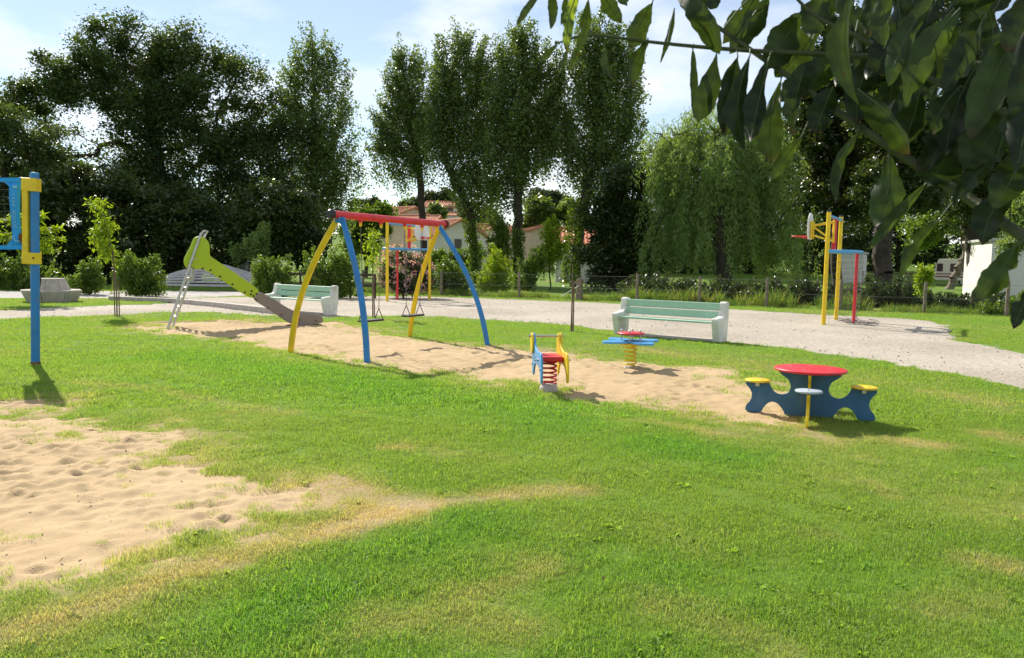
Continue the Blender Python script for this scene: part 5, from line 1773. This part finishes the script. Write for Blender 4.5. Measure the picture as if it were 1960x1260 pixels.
# ------------------------------------------------------------------ cars and caravan
def car(loc, rz, label, paint):
    root = empty('parked_car', loc, rz); tag(root, label, 'car', 'parked cars')
    gl = mat('car glass', (0.03, 0.05, 0.055), 0.08, 0.05, 3, spec=0.8)
    ty = mat('tyre', (0.02, 0.02, 0.02), 0.85)
    body = [(-2.0, 0.28), (-2.05, 0.55), (-1.95, 0.80), (-1.2, 0.92), (1.25, 0.92), (1.85, 0.78), (2.05, 0.60), (2.05, 0.30), (1.7, 0.24), (-1.7, 0.24)]
    MB().prism(rounded(body, 1), (0, 0, 0), (1, 0, 0), (0, 0, 1), (0, 1, 0), 1.66).build('body', paint, root, 0.06, 3)
    cab = [(-1.75, 0.88), (-1.45, 1.30), (-1.1, 1.44), (0.1, 1.46), (0.45, 1.36), (1.2, 0.88)]
    MB().prism(rounded(cab, 1), (0, 0, 0), (1, 0, 0), (0, 0, 1), (0, 1, 0), 1.40).build('cabin', paint, root, 0.08, 3)
    win = [(-1.45, 0.94), (-1.2, 1.32), (-0.4, 1.36), (-0.4, 0.94)]; win2 = [(-0.34, 0.94), (-0.34, 1.36), (0.2, 1.34), (0.85, 0.94)]
    for s in (-1, 1):
        for wn_ in (win, win2):
            MB().prism(wn_, (0, s * 0.705, 0), (1, 0, 0), (0, 0, 1), (0, 1, 0), 0.02).build('side_window', gl, root)
        for x in (-1.25, 1.3):
            w = MB().tube([(x, s * 0.66, 0.31), (x, s * 0.84, 0.31)], 0.31, 20).build('wheel', ty, root)
            MB().tube([(x, s * 0.82, 0.31), (x, s * 0.855, 0.31)], 0.18, 14).build('rim', P_steel, w)
        MB().box((2.0, s * 0.6, 0.66), (0.12, 0.3, 0.13)).build('headlight', P_white, root, 0.03)
    ws = MB().add([(1.2, -0.62, 0.915), (1.2, 0.62, 0.915), (0.44, 0.55, 1.375), (0.44, -0.55, 1.375)], [(0, 1, 2, 3)]).build('windscreen', gl, root)
    ws.location = (0.02, 0, 0.02)
    ws = MB().add([(-1.78, -0.6, 0.93), (-1.78, 0.6, 0.93), (-1.46, 0.55, 1.31), (-1.46, -0.55, 1.31)], [(0, 1, 2, 3)]).build('rear_window', gl, root)
    ws.location = (-0.02, 0, 0.02)
    return root


cw = mat('white car paint', (0.70, 0.71, 0.72), 0.25, 0.03, 2, spec=0.6)
cs = mat('silver car paint', (0.42, 0.44, 0.46), 0.3, 0.03, 2, spec=0.6, metal=0.3)
pc = at(455, 520, 47); pc.z = 0.45
car((pc.x, 47, 0.45), R(15), 'white car half hidden by trees behind the slide', cw)
pc = at(1888, 545, 64)
car((pc.x, 64, 0.0), R(70), 'silver car half hidden beside the caravan', cs)


def caravan():
    Y = 69.0
    b = at(1838, 560, Y)
    root = empty('caravan', (b.x, Y, 0.05), R(-40)); tag(root, 'cream caravan with maroon stripes parked under the trees at the right', 'caravan')
    cr = mat('cream caravan shell', (0.66, 0.60, 0.50), 0.45, 0.05, 3, dirt=(0.4, 0.36, 0.28), dirt_amt=0.3)
    mr = mat('maroon stripe', (0.22, 0.06, 0.075), 0.5)
    gl = mat('caravan window', (0.055, 0.045, 0.05), 0.1, 0.1, 3, spec=0.7)
    L, W, H = 4.2, 2.0, 2.35
    sh = [(-L / 2, 0.45), (-L / 2 - 0.04, 1.0), (-L / 2 + 0.12, 1.15), (-L / 2 + 0.22, 1.85), (-L / 2 + 0.42, H), (L / 2 - 0.3, H), (L / 2, 1.9), (L / 2, 0.45)]
    MB().prism(sh, (0, 0, 0), (1, 0, 0), (0, 0, 1), (0, 1, 0), W).build('shell', cr, root, 0.05, 3)
    for z, h in ((1.02, 0.10), (0.78, 0.12)):
        for s in (-1, 1):
            MB().box((0.05, s * (W / 2 + 0.003), z), (L - 0.3, 0.012, h)).build('side_stripe', mr, root)
        MB().box((-L / 2 - 0.03 if z < 1 else -L / 2 - 0.02, 0, z), (0.05, W - 0.2, h)).build('front_stripe', mr, root)
    for s in (-1, 1):
        for x, w in ((-1.55, 0.42), (0.1, 1.6), (1.55, 0.6)):
            f = MB().box((x, s * (W / 2 + 0.004), 1.58), (w + 0.08, 0.014, 0.72)).build('window_frame', mr, root, 0.004)
            MB().box((x, s * (W / 2 + 0.012), 1.58), (w, 0.014, 0.64)).build('window', gl, f, 0.004)
    tl = Matrix.Rotation(R(8), 3, 'Y')
    for y, w in ((-0.6, 0.5), (0.0, 0.6), (0.6, 0.5)):
        f = MB().box((-L / 2 + 0.165, y, 1.52), (0.05, w + 0.04, 0.58), tl).build('window_frame', mr, root, 0.004)
        MB().box((-L / 2 + 0.155, y, 1.52), (0.05, w - 0.05, 0.5), tl).build('window', gl, f, 0.004)
    for s in (-1, 1):
        w = MB().tube([(0.3, s * 0.8, 0.32), (0.3, s * 0.98, 0.32)], 0.32, 20).build('wheel', mat('tyre', (0.02,) * 3), root)
        MB().tube([(0.3, s * 0.97, 0.32), (0.3, s * 0.995, 0.32)], 0.19, 14).build('rim', P_steel, w)
    MB().tube([(-L / 2, -0.4, 0.5), (-L / 2 - 1.0, 0, 0.48)], 0.035, 8).tube([(-L / 2, 0.4, 0.5), (-L / 2 - 1.0, 0, 0.48)], 0.035, 8).build('drawbar', P_steel, root)
    MB().tube([(-L / 2 - 0.95, 0, 0.0), (-L / 2 - 0.95, 0, 0.6)], 0.03, 8).build('jockey_stand', P_steel, root)


caravan()

# ------------------------------------------------------------------ houses
W_white = mat('white render', (0.66, 0.64, 0.60), 0.9, 0.06, 1.5, 0.1, 20, dirt=(0.5, 0.46, 0.4), dirt_amt=0.35, dscale=0.6)
W_cream = mat('cream render', (0.58, 0.46, 0.36), 0.9, 0.06, 1.5, dirt=(0.45, 0.38, 0.3), dirt_amt=0.3, dscale=0.6)
T_roof = mat('terracotta tiles', (0.46, 0.20, 0.11), 0.9, 0.2, 3, 0.3, 12, dirt=(0.5, 0.33, 0.22), dirt_amt=0.6, dscale=1.2)
T_roof2 = mat('orange tiles', (0.52, 0.17, 0.08), 0.85, 0.2, 3, 0.3, 12, dirt=(0.5, 0.3, 0.2), dirt_amt=0.4, dscale=1.5)
W_shut = mat('dark shutter', (0.10, 0.085, 0.075), 0.6, 0.1, 6)
W_frame = mat('window frame', (0.5, 0.48, 0.45), 0.6)


def house(label, loc, yaw, L, W, eave, ridge, wall, tiles, gable_wins=(), front_wins=(), base=-1.0, over=0.3, chim=None):
    """ridge along local x; +x gable end; local -y is the front"""
    root = empty('house', loc, yaw); tag(root, label, 'house', 'red-roofed houses')
    prof = [(-W / 2, base), (-W / 2, eave), (0, ridge), (W / 2, eave), (W / 2, base)]
    MB().prism(prof, (0, 0, 0), (0, 1, 0), (0, 0, 1), (1, 0, 0), L).build('wall', wall, root)
    sl = (ridge - eave) / (W / 2)
    for s in (-1, 1):
        nw = int((L + 2 * over) / 0.30)
        vs, fs = [], []
        y0, y1 = 0.0, W / 2 + over
        cols = nw * 4
        for i in range(cols + 1):
            x = -L / 2 - over + (L + 2 * over) * i / cols
            bump = 0.05 * math.cos(2 * math.pi * i / 4)
            for (yy) in (y0, y1):
                vs.append((x, s * yy, ridge + 0.11 - sl * yy + bump))
        for i in range(cols):
            fs.append((2 * i, 2 * i + 1, 2 * i + 3, 2 * i + 2))
        r = MB().add(vs, fs).build('roof_slope', tiles, root)
        sd = r.modifiers.new('thickness', 'SOLIDIFY'); sd.thickness = 0.12; sd.offset = -1
        for e in (-1, 1):
            MB().add([(e * (L / 2 + over + 0.02), s * yy, ridge + 0.10 - sl * yy + dz) for yy in (y0, y1) for dz in (-0.12, 0.10)] +
                     [(e * (L / 2 + over - 0.12), s * yy, ridge + 0.10 - sl * yy + dz) for yy in (y0, y1) for dz in (-0.12, 0.10)],
                     [(0, 1, 3, 2), (4, 6, 7, 5), (1, 5, 7, 3), (0, 2, 6, 4), (0, 4, 5, 1), (2, 3, 7, 6)]).build('verge', tiles, root)
    MB().tube([(-L / 2 - over, 0, ridge + 0.14), (L / 2 + over, 0, ridge + 0.14)], 0.11, 8).build('ridge_tiles', tiles, root)
    for (y, z, w, h) in gable_wins:
        f = MB().box((L / 2 + 0.02, y, z), (0.06, w + 0.16, h + 0.16)).build('window', W_frame, root)
        MB().box((L / 2 + 0.04, y, z), (0.06, w, h)).build('shutter', W_shut, f)
    for (x, z, w, h) in front_wins:
        f = MB().box((x, -W / 2 - 0.02, z), (w + 0.16, 0.06, h + 0.16)).build('window', W_frame, root)
        MB().box((x, -W / 2 - 0.04, z), (w, 0.06, h)).build('shutter', W_shut, f)
    if chim:
        x, y, h = chim
        MB().box((x, y, ridge + h / 2 - 0.4), (0.5, 0.5, h)).build('chimney', wall, root)
    return root


# white gable house: gable faces right of the camera
Yh = 78
ap = at(882, 420, Yh)
yaw = math.atan2(-0.86, 0.5)
dl = Vector((math.cos(yaw), math.sin(yaw), 0))
Lh = 7.0
c0 = Vector((ap.x, Yh, 0)) - dl * (Lh / 2)
hz = float(hill(0, Yh))
house('white gable house with a terracotta roof behind the swing beam end', (c0.x, c0.y, hz), yaw, Lh, 5.6, 4.1 - hz, ap.z - hz - 0.1, W_white, T_roof,
      gable_wins=((-0.3 * 1 + 0.0, 3.2 - hz, 0.75, 1.0), (0.9, 1.0 - hz, 1.0, 1.2)))
# upper white house on the hill
Yh = 118; a1 = at(816, 389, Yh); a2 = at(890, 389, Yh); hz = float(hill(0, Yh))
house('pale upper house on the hill with a long orange roof', ((a1.x + a2.x) / 2, Yh + 2.5, hz), R(-4), a2.x - a1.x, 6, at(850, 397, Yh).z - hz, a1.z - hz + 0.3, W_white, T_roof,
      front_wins=((0.8, at(862, 402, Yh).z - hz, 1.2, 1.1), (-1.4, at(862, 402, Yh).z - hz, 0.9, 1.1)), base=-3)
Yh = 112; a1 = at(848, 409, Yh); a2 = at(876, 409, Yh); hz = float(hill(0, Yh))
house('small porch with a low terracotta roof before the upper house', ((a1.x + a2.x) / 2, Yh + 1.0, hz), R(-4), a2.x - a1.x, 2.4, at(850, 413, Yh).z - hz, a1.z - hz + 0.1, W_white, T_roof, base=-3, over=0.15)
# left house with cream gable
Yh = 100; ap = at(793, 398, Yh); hz = float(hill(0, Yh))
yaw = math.atan2(-0.62, 0.78); dl = Vector((math.cos(yaw), math.sin(yaw), 0)); Lh = 6.5
c0 = Vector((ap.x, Yh, hz)) - dl * (Lh / 2)
house('terracotta-roofed house with a cream gable left of the slim poplar', c0, yaw, Lh, 5.5, at(800, 412, Yh).z - hz, ap.z - hz, W_cream, T_roof, base=-3, chim=(-1.2, 0.5, 0.9))
Yh = 90; a1 = at(752, 412, Yh); a2 = at(836, 412, Yh); hz = float(hill(0, Yh))
house('long low terracotta roof just above the red swing beam', ((a1.x + a2.x) / 2, Yh + 2.4, hz), R(-6), a2.x - a1.x, 6, at(790, 428, Yh).z - hz, a1.z - hz, W_cream, T_roof, base=-3)
# house right of the leaning poplar
Yh = 92; a1 = at(918, 424, Yh); hz = float(hill(0, Yh))
house('white-walled house with a small red roof between two poplar trunks', (a1.x + 0.3, Yh, hz), R(-40), 4.5, 3.4, at(918, 442, Yh).z - hz, at(918, 432, Yh).z - hz, W_white, T_roof, base=-3)
Yh = 84; a1 = at(1018, 435, Yh); hz = float(hill(0, Yh))
house('cream house wall seen right of the forked poplar', (a1.x - 0.6, Yh + 2, hz), R(-52), 6, 3.2, at(1018, 441, Yh).z - hz, at(1018, 433, Yh).z - hz, W_cream, T_roof, base=-3)
Yh = 62; a1 = at(1068, 442, Yh); a2 = at(1185, 442, Yh)
house('low house with a bright orange tiled roof behind the ivy poplar', ((a1.x + a2.x) / 2, Yh + 2.6, 0), R(-3), a2.x - a1.x, 6.2, at(1110, 466, Yh).z, a1.z + 0.2, W_white, T_roof2)


def white_building(label, p0, p1, depth, h, flat=True):
    d = Vector((p1.x - p0.x, p1.y - p0.y, 0)); L = d.length
    root = empty('white_building', (p0 + p1) / 2, math.atan2(d.y, d.x)); tag(root, label, 'building', 'white buildings at the right')
    MB().box((0, depth / 2, h / 2 - 0.3), (L, depth, h + 0.6)).build('wall', W_white, root)
    MB().box((0, depth / 2, h + 0.08), (L + 0.3, depth + 0.3, 0.14)).build('roof_edge', W_frame, root, 0.02)
    if L > 5: MB().box((L * 0.36, -0.02, 1.0), (0.95, 0.06, 2.0)).build('door', W_shut, root)


p0 = at(1893, 560, 40); p0.z = 0; p1 = p0 + Vector((7.5, -2.2, 0))
white_building('white rendered wall building at the right edge behind the fence', p0, p1, 5, 3.0)
p0 = at(1600, 560, 72); p0.z = 0; p1 = at(1645, 560, 71); p1.z = 0
white_building('white building glimpsed behind the basketball posts', p0, p1, 5, 2.8)


def field_gate():
    p0 = at(1650, 560, 66); p0.z = 0; p1 = at(1780, 560, 66); p1.z = 0
    d = p1 - p0
    root = empty('field_gate', p0); tag(root, 'grey barred gate under the trees right of the basketball posts', 'gate')
    for k in range(4):
        MB().tube([d * (k / 3), d * (k / 3) + Vector((0, 0, 1.25))], 0.04, 8).build('gate_post', P_timber, root)
    for z in (0.4, 0.65, 0.9, 1.15):
        MB().tube([Vector((0, -0.03, z)), d + Vector((0, -0.03, z))], 0.025, 6).build('bar', P_timber, root)


field_gate()

# ------------------------------------------------------------------ the overhanging tree at the upper right
L_fore = leaf_mat('overhanging leaf', (0.012, 0.024, 0.010), (0.054, 0.094, 0.021), 0.36, 0.45, 0.3, 1.3, (0.24, 0.33, 0.03))  # last colour paints a sun glow into the brightest leaves


def leaf_wear(m):
    n, l = m.node_tree.nodes, m.node_tree.links
    pr = next(x for x in n if x.type == 'BSDF_PRINCIPLED'); rp = next(x for x in n if x.type == 'VALTORGB')
    tm = next(x for x in n if x.type == 'MIX' and x.blend_type == 'MULTIPLY')
    tc = n.new('ShaderNodeTexCoord')
    n1 = n.new('ShaderNodeTexNoise'); n1.inputs['Scale'].default_value = 38; n1.inputs['Detail'].default_value = 5
    n2 = n.new('ShaderNodeTexNoise'); n2.inputs['Scale'].default_value = 120; n2.inputs['Detail'].default_value = 3
    for q in (n1, n2): l.new(tc.outputs['Object'], q.inputs['Vector'])
    mr = n.new('ShaderNodeMapRange'); mr.inputs['From Min'].default_value = 0.3; mr.inputs['From Max'].default_value = 0.7
    mr.inputs['To Min'].default_value = 0.62; mr.inputs['To Max'].default_value = 1.35
    l.new(n1.outputs['Fac'], mr.inputs['Value'])
    mu = n.new('ShaderNodeMix'); mu.data_type = 'RGBA'; mu.blend_type = 'MULTIPLY'; mu.inputs['Factor'].default_value = 1
    l.new(rp.outputs['Color'], mu.inputs['A']); l.new(mr.outputs['Result'], mu.inputs['B'])
    a = n.new('ShaderNodeAttribute'); a.attribute_name = 'brown'
    sp = n.new('ShaderNodeMapRange'); sp.inputs['From Min'].default_value = 0.66; sp.inputs['From Max'].default_value = 0.72; sp.inputs['To Max'].default_value = 0.7
    l.new(n2.outputs['Fac'], sp.inputs['Value'])
    ad = n.new('ShaderNodeMath'); ad.operation = 'ADD'; ad.use_clamp = True
    l.new(a.outputs['Fac'], ad.inputs[0]); l.new(sp.outputs['Result'], ad.inputs[1])
    mb = n.new('ShaderNodeMix'); mb.data_type = 'RGBA'; mb.inputs['B'].default_value = (0.045, 0.026, 0.014, 1)
    l.new(ad.outputs[0], mb.inputs['Factor']); l.new(mu.outputs['Result'], mb.inputs['A'])
    l.new(mb.outputs['Result'], pr.inputs['Base Color']); l.new(mb.outputs['Result'], tm.inputs['A'])
    bp = n.new('ShaderNodeBump'); bp.inputs['Strength'].default_value = 0.5; bp.inputs['Distance'].default_value = 0.004
    l.new(n1.outputs['Fac'], bp.inputs['Height']); l.new(bp.outputs['Normal'], pr.inputs['Normal'])


leaf_wear(L_fore)
M_rib = mat('leaf midrib', (0.055, 0.085, 0.03), 0.6)
M_twig = mat('twig bark', (0.055, 0.065, 0.025), 0.7, 0.25, 30, 0.3, 60)


def overhang():
    g = random.Random(77)
    root = empty('overhanging_tree', (2.7, 0.7, 0)); tag(root, 'large-leaved tree overhanging the upper right corner close to the camera', 'tree')
    o = Vector(root.location)

    def twig(pts, d, r0, r1):
        """px points, distances, radius from tip to stem"""
        P = [at(px, py, dd) - o for (px, py), dd in zip(pts, d)]
        S = smooth_path(P, 8)
        MB().tube(S, [r0 + (r1 - r0) * i / (len(S) - 1) for i in range(len(S))], 8).build('twig', M_twig, root)
        return [q + o for q in S]
    tw = []
    tw += twig([(1062, 84), (1130, 68), (1240, 80), (1340, 90), (1450, 98), (1580, 104), (1720, 112), (1900, 126), (2080, 140)], [1.45, 1.43, 1.4, 1.38, 1.36, 1.32, 1.28, 1.2, 1.1], 0.0018, 0.006)
    tw += twig([(1275, -20), (1340, 28), (1400, 70), (1500, 140), (1600, 212), (1700, 280), (1790, 340), (1880, 398), (1990, 475), (2100, 540)], [1.5, 1.46, 1.42, 1.36, 1.3, 1.24, 1.2, 1.14, 1.05, 1.0], 0.0025, 0.009)
    tw += twig([(1490, -40), (1560, 30), (1640, 70), (1760, 140), (1880, 200), (2060, 270)], [1.3, 1.28, 1.25, 1.2, 1.12, 1.0], 0.002, 0.006)
    tw += twig([(1000, -90), (1100, -30), (1250, -25), (1500, -60), (1800, -100)], [1.35, 1.35, 1.33, 1.3, 1.2], 0.002, 0.005)
    main = [Vector((2.7, 0.7, -0.1)), Vector((2.65, 0.75, 1.2)), Vector((2.45, 0.95, 2.3)), Vector((1.9, 1.6, 3.3)), Vector((1.2, 2.4, 4.0)), Vector((0.4, 3.2, 4.6))]
    S = smooth_path([p - o for p in main], 6)
    MB().tube(S, [0.17 - 0.14 * i / (len(S) - 1) for i in range(len(S))], 12).build('trunk', M_bark, root)
    for end in (at(2080, 140, 1.1), at(2100, 540, 1.0), at(2060, 270, 1.0), at(1800, -100, 1.2)):
        st = main[2].lerp(main[1], g.random() * 0.5) if end.z < 1.9 else main[2].lerp(main[3], g.random() * 0.4)
        Q = smooth_path([end - o, (end * 0.5 + st * 0.5) - o + Vector((0, 0, 0.06)), st - o], 6)
        MB().tube(Q, [0.006 + 0.022 * i / (len(Q) - 1) for i in range(len(Q))], 8).build('branch', M_twig, root)

    def leaf(bx, by, tx, ty, wpx, d, curl=0.12, fold=0.25, roll=0.0, tint=None, dd=0.0, bend=0.0, shape=0):
        """a leaf from its stalk end (bx,by) to its tip (tx,ty), width wpx, at distance d"""
        b = at(bx, by, d); t = at(tx, ty, d + dd)
        ax = (t - b); L = ax.length; ax.normalize()
        view = (b - Vector(CO)).normalized()
        sd = ax.cross(view).normalized()
        nr = sd.cross(ax).normalized()
        c, s = math.cos(roll), math.sin(roll)
        sd, nr = sd * c + nr * s, nr * c - sd * s
        w = 0.9 * wpx * d / FPX / 2 / max(0.35, abs(c))
        tws = g.uniform(-0.9, 0.9); bend = bend or g.uniform(-0.09, 0.09); bite = g.uniform(0, 6)
        sd0, nr0 = sd, nr
        n = 20; bq, bs = g.uniform(0.3, 0.9), (g.choice((-1, 1)) if g.random() < 0.45 else 0); br = g.random() < 0.4
        vs, fs = [], []
        for i in range(n + 1):
            q = i / n
            if shape == 0:   wd = math.sin(math.pi * q ** 0.85) ** 0.8 * (0.80 + 0.35 * q)
            elif shape == 1: wd = math.sin(math.pi * min(1, q * 1.02) ** 1.5) ** 0.75
            else:            wd = math.sin(math.pi * q) ** 0.6
            wd = max(wd, 0.04) * w * (1 + 0.07 * math.sin(q * 17 + bx) + 0.05 * math.sin(q * 41 + by))
            ct, st_ = math.cos(tws * (q - 0.4)), math.sin(tws * (q - 0.4))
            sd, nr = sd0 * ct + nr0 * st_, nr0 * ct - sd0 * st_
            cen = b + ax * (L * q) + nr0 * (curl * L * math.sin(math.pi * q)) + sd0 * (bend * L * math.sin(math.pi * q))
            wav = 0.20 * w * math.sin(q * 13 + by)
            for e in (-1, -0.55, 0, 0.55, 1):
                ee = e
                if bs and e * bs > 0: e = e * (1 - 0.55 * math.exp(-((q - bq) / 0.06) ** 2))
                vs.append(cen + sd * (wd * e) + nr * (fold * wd * e * e + wav * e * abs(e)) - o)
        for i in range(n):
            for k in range(4):
                a0 = i * 5 + k
                fs.append((a0, a0 + 1, a0 + 6, a0 + 5))
        V = np.array([tuple(v) for v in vs])
        tv = g.random() if tint is None else (tint if tint > 0.9 else tint * 0.82)
        tn = np.array([min(1, max(0, tv + 0.10 * math.sin(i * 1.7) + (0.12 if k == 2 else 0))) for i in range(n + 1) for k in range(5)])
        lo = link(bpy.data.objects.new('leaf', np_mesh('leaf', V, np.array(fs), L_fore, True, {'tint': tn, 'brown': np.array([max(0.0, (i / n - 0.84) * 5.5) if br else 0.0 for i in range(n + 1) for k in range(5)])})), root)
        # midrib, and the stalk to the nearest twig
        near = min(tw, key=lambda p: (p - b).length)
        rib = [b + ax * (L * q) + nr0 * (curl * L * math.sin(math.pi * q) - 0.0006) + sd0 * (bend * L * math.sin(math.pi * q)) - o for q in np.linspace(0, 0.93, 9)]
        m = MB().tube(rib, [0.0012 - 0.0009 * i / 8 for i in range(9)], 5)
        if (near - b).length < 0.16:
            m.tube(smooth_path([near - o, (near + b) / 2 - o + Vector((0, 0, 0.006)), b - o], 4), 0.0014, 5)
        m.build('midrib', M_rib, lo)
        return lo
    T = [  # bx,by,tx,ty,w,d,curl,fold,roll,tint,shape
        (1040, -20, 990, 48, 15, 1.35, .1, .6, .3, .35, 2), (1055, -25, 1054, 56, 20, 1.35, .1, .6, .2, .3, 2), (1110, -25, 1086, 104, 26, 1.34, .05, .3, 0, 1.0, 0), (1126, 0, 1108, 98, 24, 1.36, .1, .3, .3, .5, 0),
        (1150, -20, 1190, 46, 34, 1.33, .08, .3, .2, .45, 0), (1185, -30, 1200, 12, 26, 1.3, .1, .3, .2, .4, 0), (1252, -2, 1206, 96, 44, 1.38, .08, .25, -.2, .72, 1), (1240, 80, 1206, 168, 30, 1.40, .14, .7, .3, .3, 2),
        (1291, 16, 1264, 121, 12, 1.40, .05, .4, 0, .35, 2), (1066, 86, 1034, 116, 15, 1.45, .1, .4, .3, .6, 0), (1085, 96, 1071, 137, 16, 1.45, .1, .4, .2, .6, 0), (1108, 82, 1085, 137, 17, 1.44, .1, .4, .2, .65, 0),
        (1158, 92, 1174, 150, 17, 1.43, .1, .5, .3, .45, 2), (1088, -10, 1078, 30, 14, 1.5, .1, .4, .3, .4, 0), (1092, 10, 1074, 48, 12, 1.5, .1, .4, .3, .4, 0),
        (1306, -30, 1376, 104, 44, 1.30, -.28, 1.0, .5, .4, 2), (1336, 34, 1360, 64, 30, 1.42, .1, .3, .2, .6, 1), (1345, -20, 1375, 12, 40, 1.4, .1, .4, .2, .15, 0),
        (1372, 100, 1336, 234, 52, 1.38, .05, .25, .2, .45, 1), (1326, 94, 1330, 228, 16, 1.40, .02, .5, 0, .3, 2),
        (1412, 108, 1386, 262, 46, 1.34, .10, .4, .4, .12, 0), (1436, 104, 1424, 286, 52, 1.33, .06, .4, .3, .2, 1), (1470, 118, 1436, 272, 44, 1.30, .12, .6, .4, .05, 0), (1494, 158, 1480, 314, 58, 1.36, .05, .2, 0, .55, 1),
        (1534, 262, 1472, 348, 30, 1.35, .06, .3, .2, .62, 0), (1452, -16, 1384, 84, 50, 1.42, .1, .3, .3, .5, 0), (1472, -6, 1396, 104, 52, 1.39, .08, .3, .2, .42, 0), (1534, 24, 1466, 136, 70, 1.35, .06, .25, .1, .55, 0),
        (1566, 56, 1484, 148, 64, 1.37, .08, .25, .2, .5, 0), (1562, 112, 1494, 196, 54, 1.33, .08, .3, -.2, .4, 0), (1536, 142, 1522, 256, 34, 1.30, .12, .6, .5, .2, 2), (1606, 100, 1536, 190, 60, 1.31, .06, .3, .2, .45, 0),
        (1640, -60, 1644, 200, 42, 1.05, .05, 1.1, .6, .42, 2), (1640, 170, 1742, 296, 46, 1.05, -.14, 1.0, .5, .28, 2), (1702, -30, 1694, 92, 40, 1.16, .1, .6, .3, .7, 2), (1838, 16, 1734, 206, 64, 1.12, .04, .3, .1, .82, 0),
        (1790, -16, 1700, 166, 46, 1.14, .08, .4, .3, .5, 0), (1952, 44, 1856, 268, 70, 1.05, .06, .3, .2, .72, 0), (1884, 26, 1806, 176, 54, 1.1, .1, .4, .4, .3, 0), (1926, 214, 1846, 320, 92, 1.10, .04, .2, .1, .35, 2),
        (1812, 262, 1776, 356, 90, 1.16, .05, .2, .1, .12, 2), (1702, 288, 1676, 434, 64, 1.22, .05, .22, -.1, .6, 1), (1772, 352, 1664, 478, 26, 1.20, .08, .35, .3, .75, 0), (1644, 252, 1600, 390, 26, 1.26, .08, .4, .3, .42, 0),
        (1594, 166, 1560, 256, 56, 1.28, .1, .3, .2, .15, 2), (1836, 166, 1786, 258, 46, 1.12, .1, .3, .3, .3, 0), (1908, 296, 1846, 370, 46, 1.1, .08, .3, .3, .2, 0), (1946, 470, 1858, 580, 56, 1.04, .06, .25, .1, .68, 0),
        (1866, 322, 1826, 404, 18, 1.12, .08, .5, .5, .45, 0), (1985, 545, 1940, 630, 36, 1.02, .1, .4, .3, .12, 0), (1962, 60, 1944, 330, 70, 1.0, .05, .4, .2, .06, 0), (1975, 280, 1900, 400, 70, 1.0, .08, .3, .2, .1, 2),
        (1800, 418, 1722, 536, 26, 1.18, .08, .4, .4, .4, 0), (1870, 120, 1810, 300, 70, 1.13, .08, .3, .2, .1, 0), (1745, 30, 1660, 150, 60, 1.2, .1, .3, .3, .1, 0), (1680, 100, 1640, 240, 60, 1.24, .1, .3, .2, .08, 0),
        (1760, 180, 1720, 290, 60, 1.2, .1, .3, .2, .08, 0), (1935, 360, 1880, 470, 60, 1.06, .1, .3, .3, .1, 2), (1590, -20, 1550, 70, 60, 1.3, .1, .3, .2, .4, 0), (1620, 30, 1580, 110, 50, 1.3, .1, .3, .2, .25, 0),
        (1900, -30, 1850, 60, 70, 1.1, .1, .3, .3, .1, 0), (1985, -20, 1930, 100, 80, 1.02, .1, .3, .2, .05, 0), (1840, 200, 1760, 330, 60, 1.16, .1, .3, .3, .08, 0), (1545, 20, 1500, 62, 22, 1.6, .1, .3, .3, .8, 0), (1560, 36, 1520, 84, 22, 1.6, .1, .3, .3, .85, 0),
        (1600, 120, 1570, 150, 16, 1.7, .1, .3, .2, .95, 0), (1604, 138, 1566, 170, 16, 1.7, .1, .3, .2, .95, 0), (1520, 50, 1500, 70, 14, 1.6, .1, .3, .3, .6, 0), (1885, 215, 1870, 330, 60, 1.18, .1, .3, .2, .15, 0),
        (1990, 180, 1955, 300, 80, 0.98, .1, .3, .2, .04, 0), (1730, 96, 1700, 210, 50, 1.22, .1, .3, .2, .35, 0), (1800, 60, 1776, 170, 60, 1.18, .1, .3, .2, .1, 0), (1910, 100, 1880, 230, 60, 1.14, .1, .3, .2, .12, 0),
    ]
    for (bx, by, tx, ty, w, d, cu, fo, ro, ti, sh) in T:
        leaf(bx, by, tx, ty, w, d, cu, fo, ro, ti, dd=g.uniform(-0.03, 0.03), shape=sh)
    for k in range(46):
        bx = 1560 + 420 * g.random() ** 0.7; by = g.uniform(-40, 0.62 * (bx - 1500) + 10) if bx < 1900 else g.uniform(-40, 300)
        an = g.uniform(1.3, 2.4); Lp = g.uniform(70, 130)
        leaf(bx, by, bx + Lp * math.cos(an), by + Lp * math.sin(an), g.uniform(26, 50), g.uniform(1.3, 1.6), g.uniform(.03, .15), g.uniform(.2, .7), g.uniform(-.5, .5), g.uniform(0, .3), shape=g.choice((0, 0, 1, 2)))
    # the crown overhead, out of the frame, that keeps the hanging leaves in shade
    gg = np.random.default_rng(78)
    B = [(np.array(c), np.array(r)) for c, r in (((0.6, 3.2, 4.6), (1.5, 1.3, 0.8)), ((1.6, 2.2, 3.9), (1.2, 1.1, 0.7)), ((2.4, 1.2, 3.4), (1.1, 1.0, 0.6)), ((0.2, 2.3, 3.7), (0.9, 0.7, 0.4)))]
    C = sample_blobs(B, 170, gg, 2.4)
    nodes, par, rad = grow([np.array(p) for p in main], C, 0.06, gg, 0.006)
    V, F = skeleton_mesh(nodes[0:], par, np.minimum(rad, 0.03))
    link(bpy.data.objects.new('limbs', np_mesh('limbs', V - np.array(o), F, M_bark, True)), root)
    k = np.repeat(np.arange(len(C)), 60)
    P = C[k] + gg.normal(0, 0.14, (len(k), 3))
    V, F = leaf_quads(P, 0.12, 0.42, gg, 0.1, 0.3)
    cr = link(bpy.data.objects.new('crown', np_mesh('crown', V - np.array(o), F, L_fore, False, {'tint': np.repeat(gg.random(len(P)), 4), 'brown': np.zeros(len(P) * 4)})), root)


overhang()
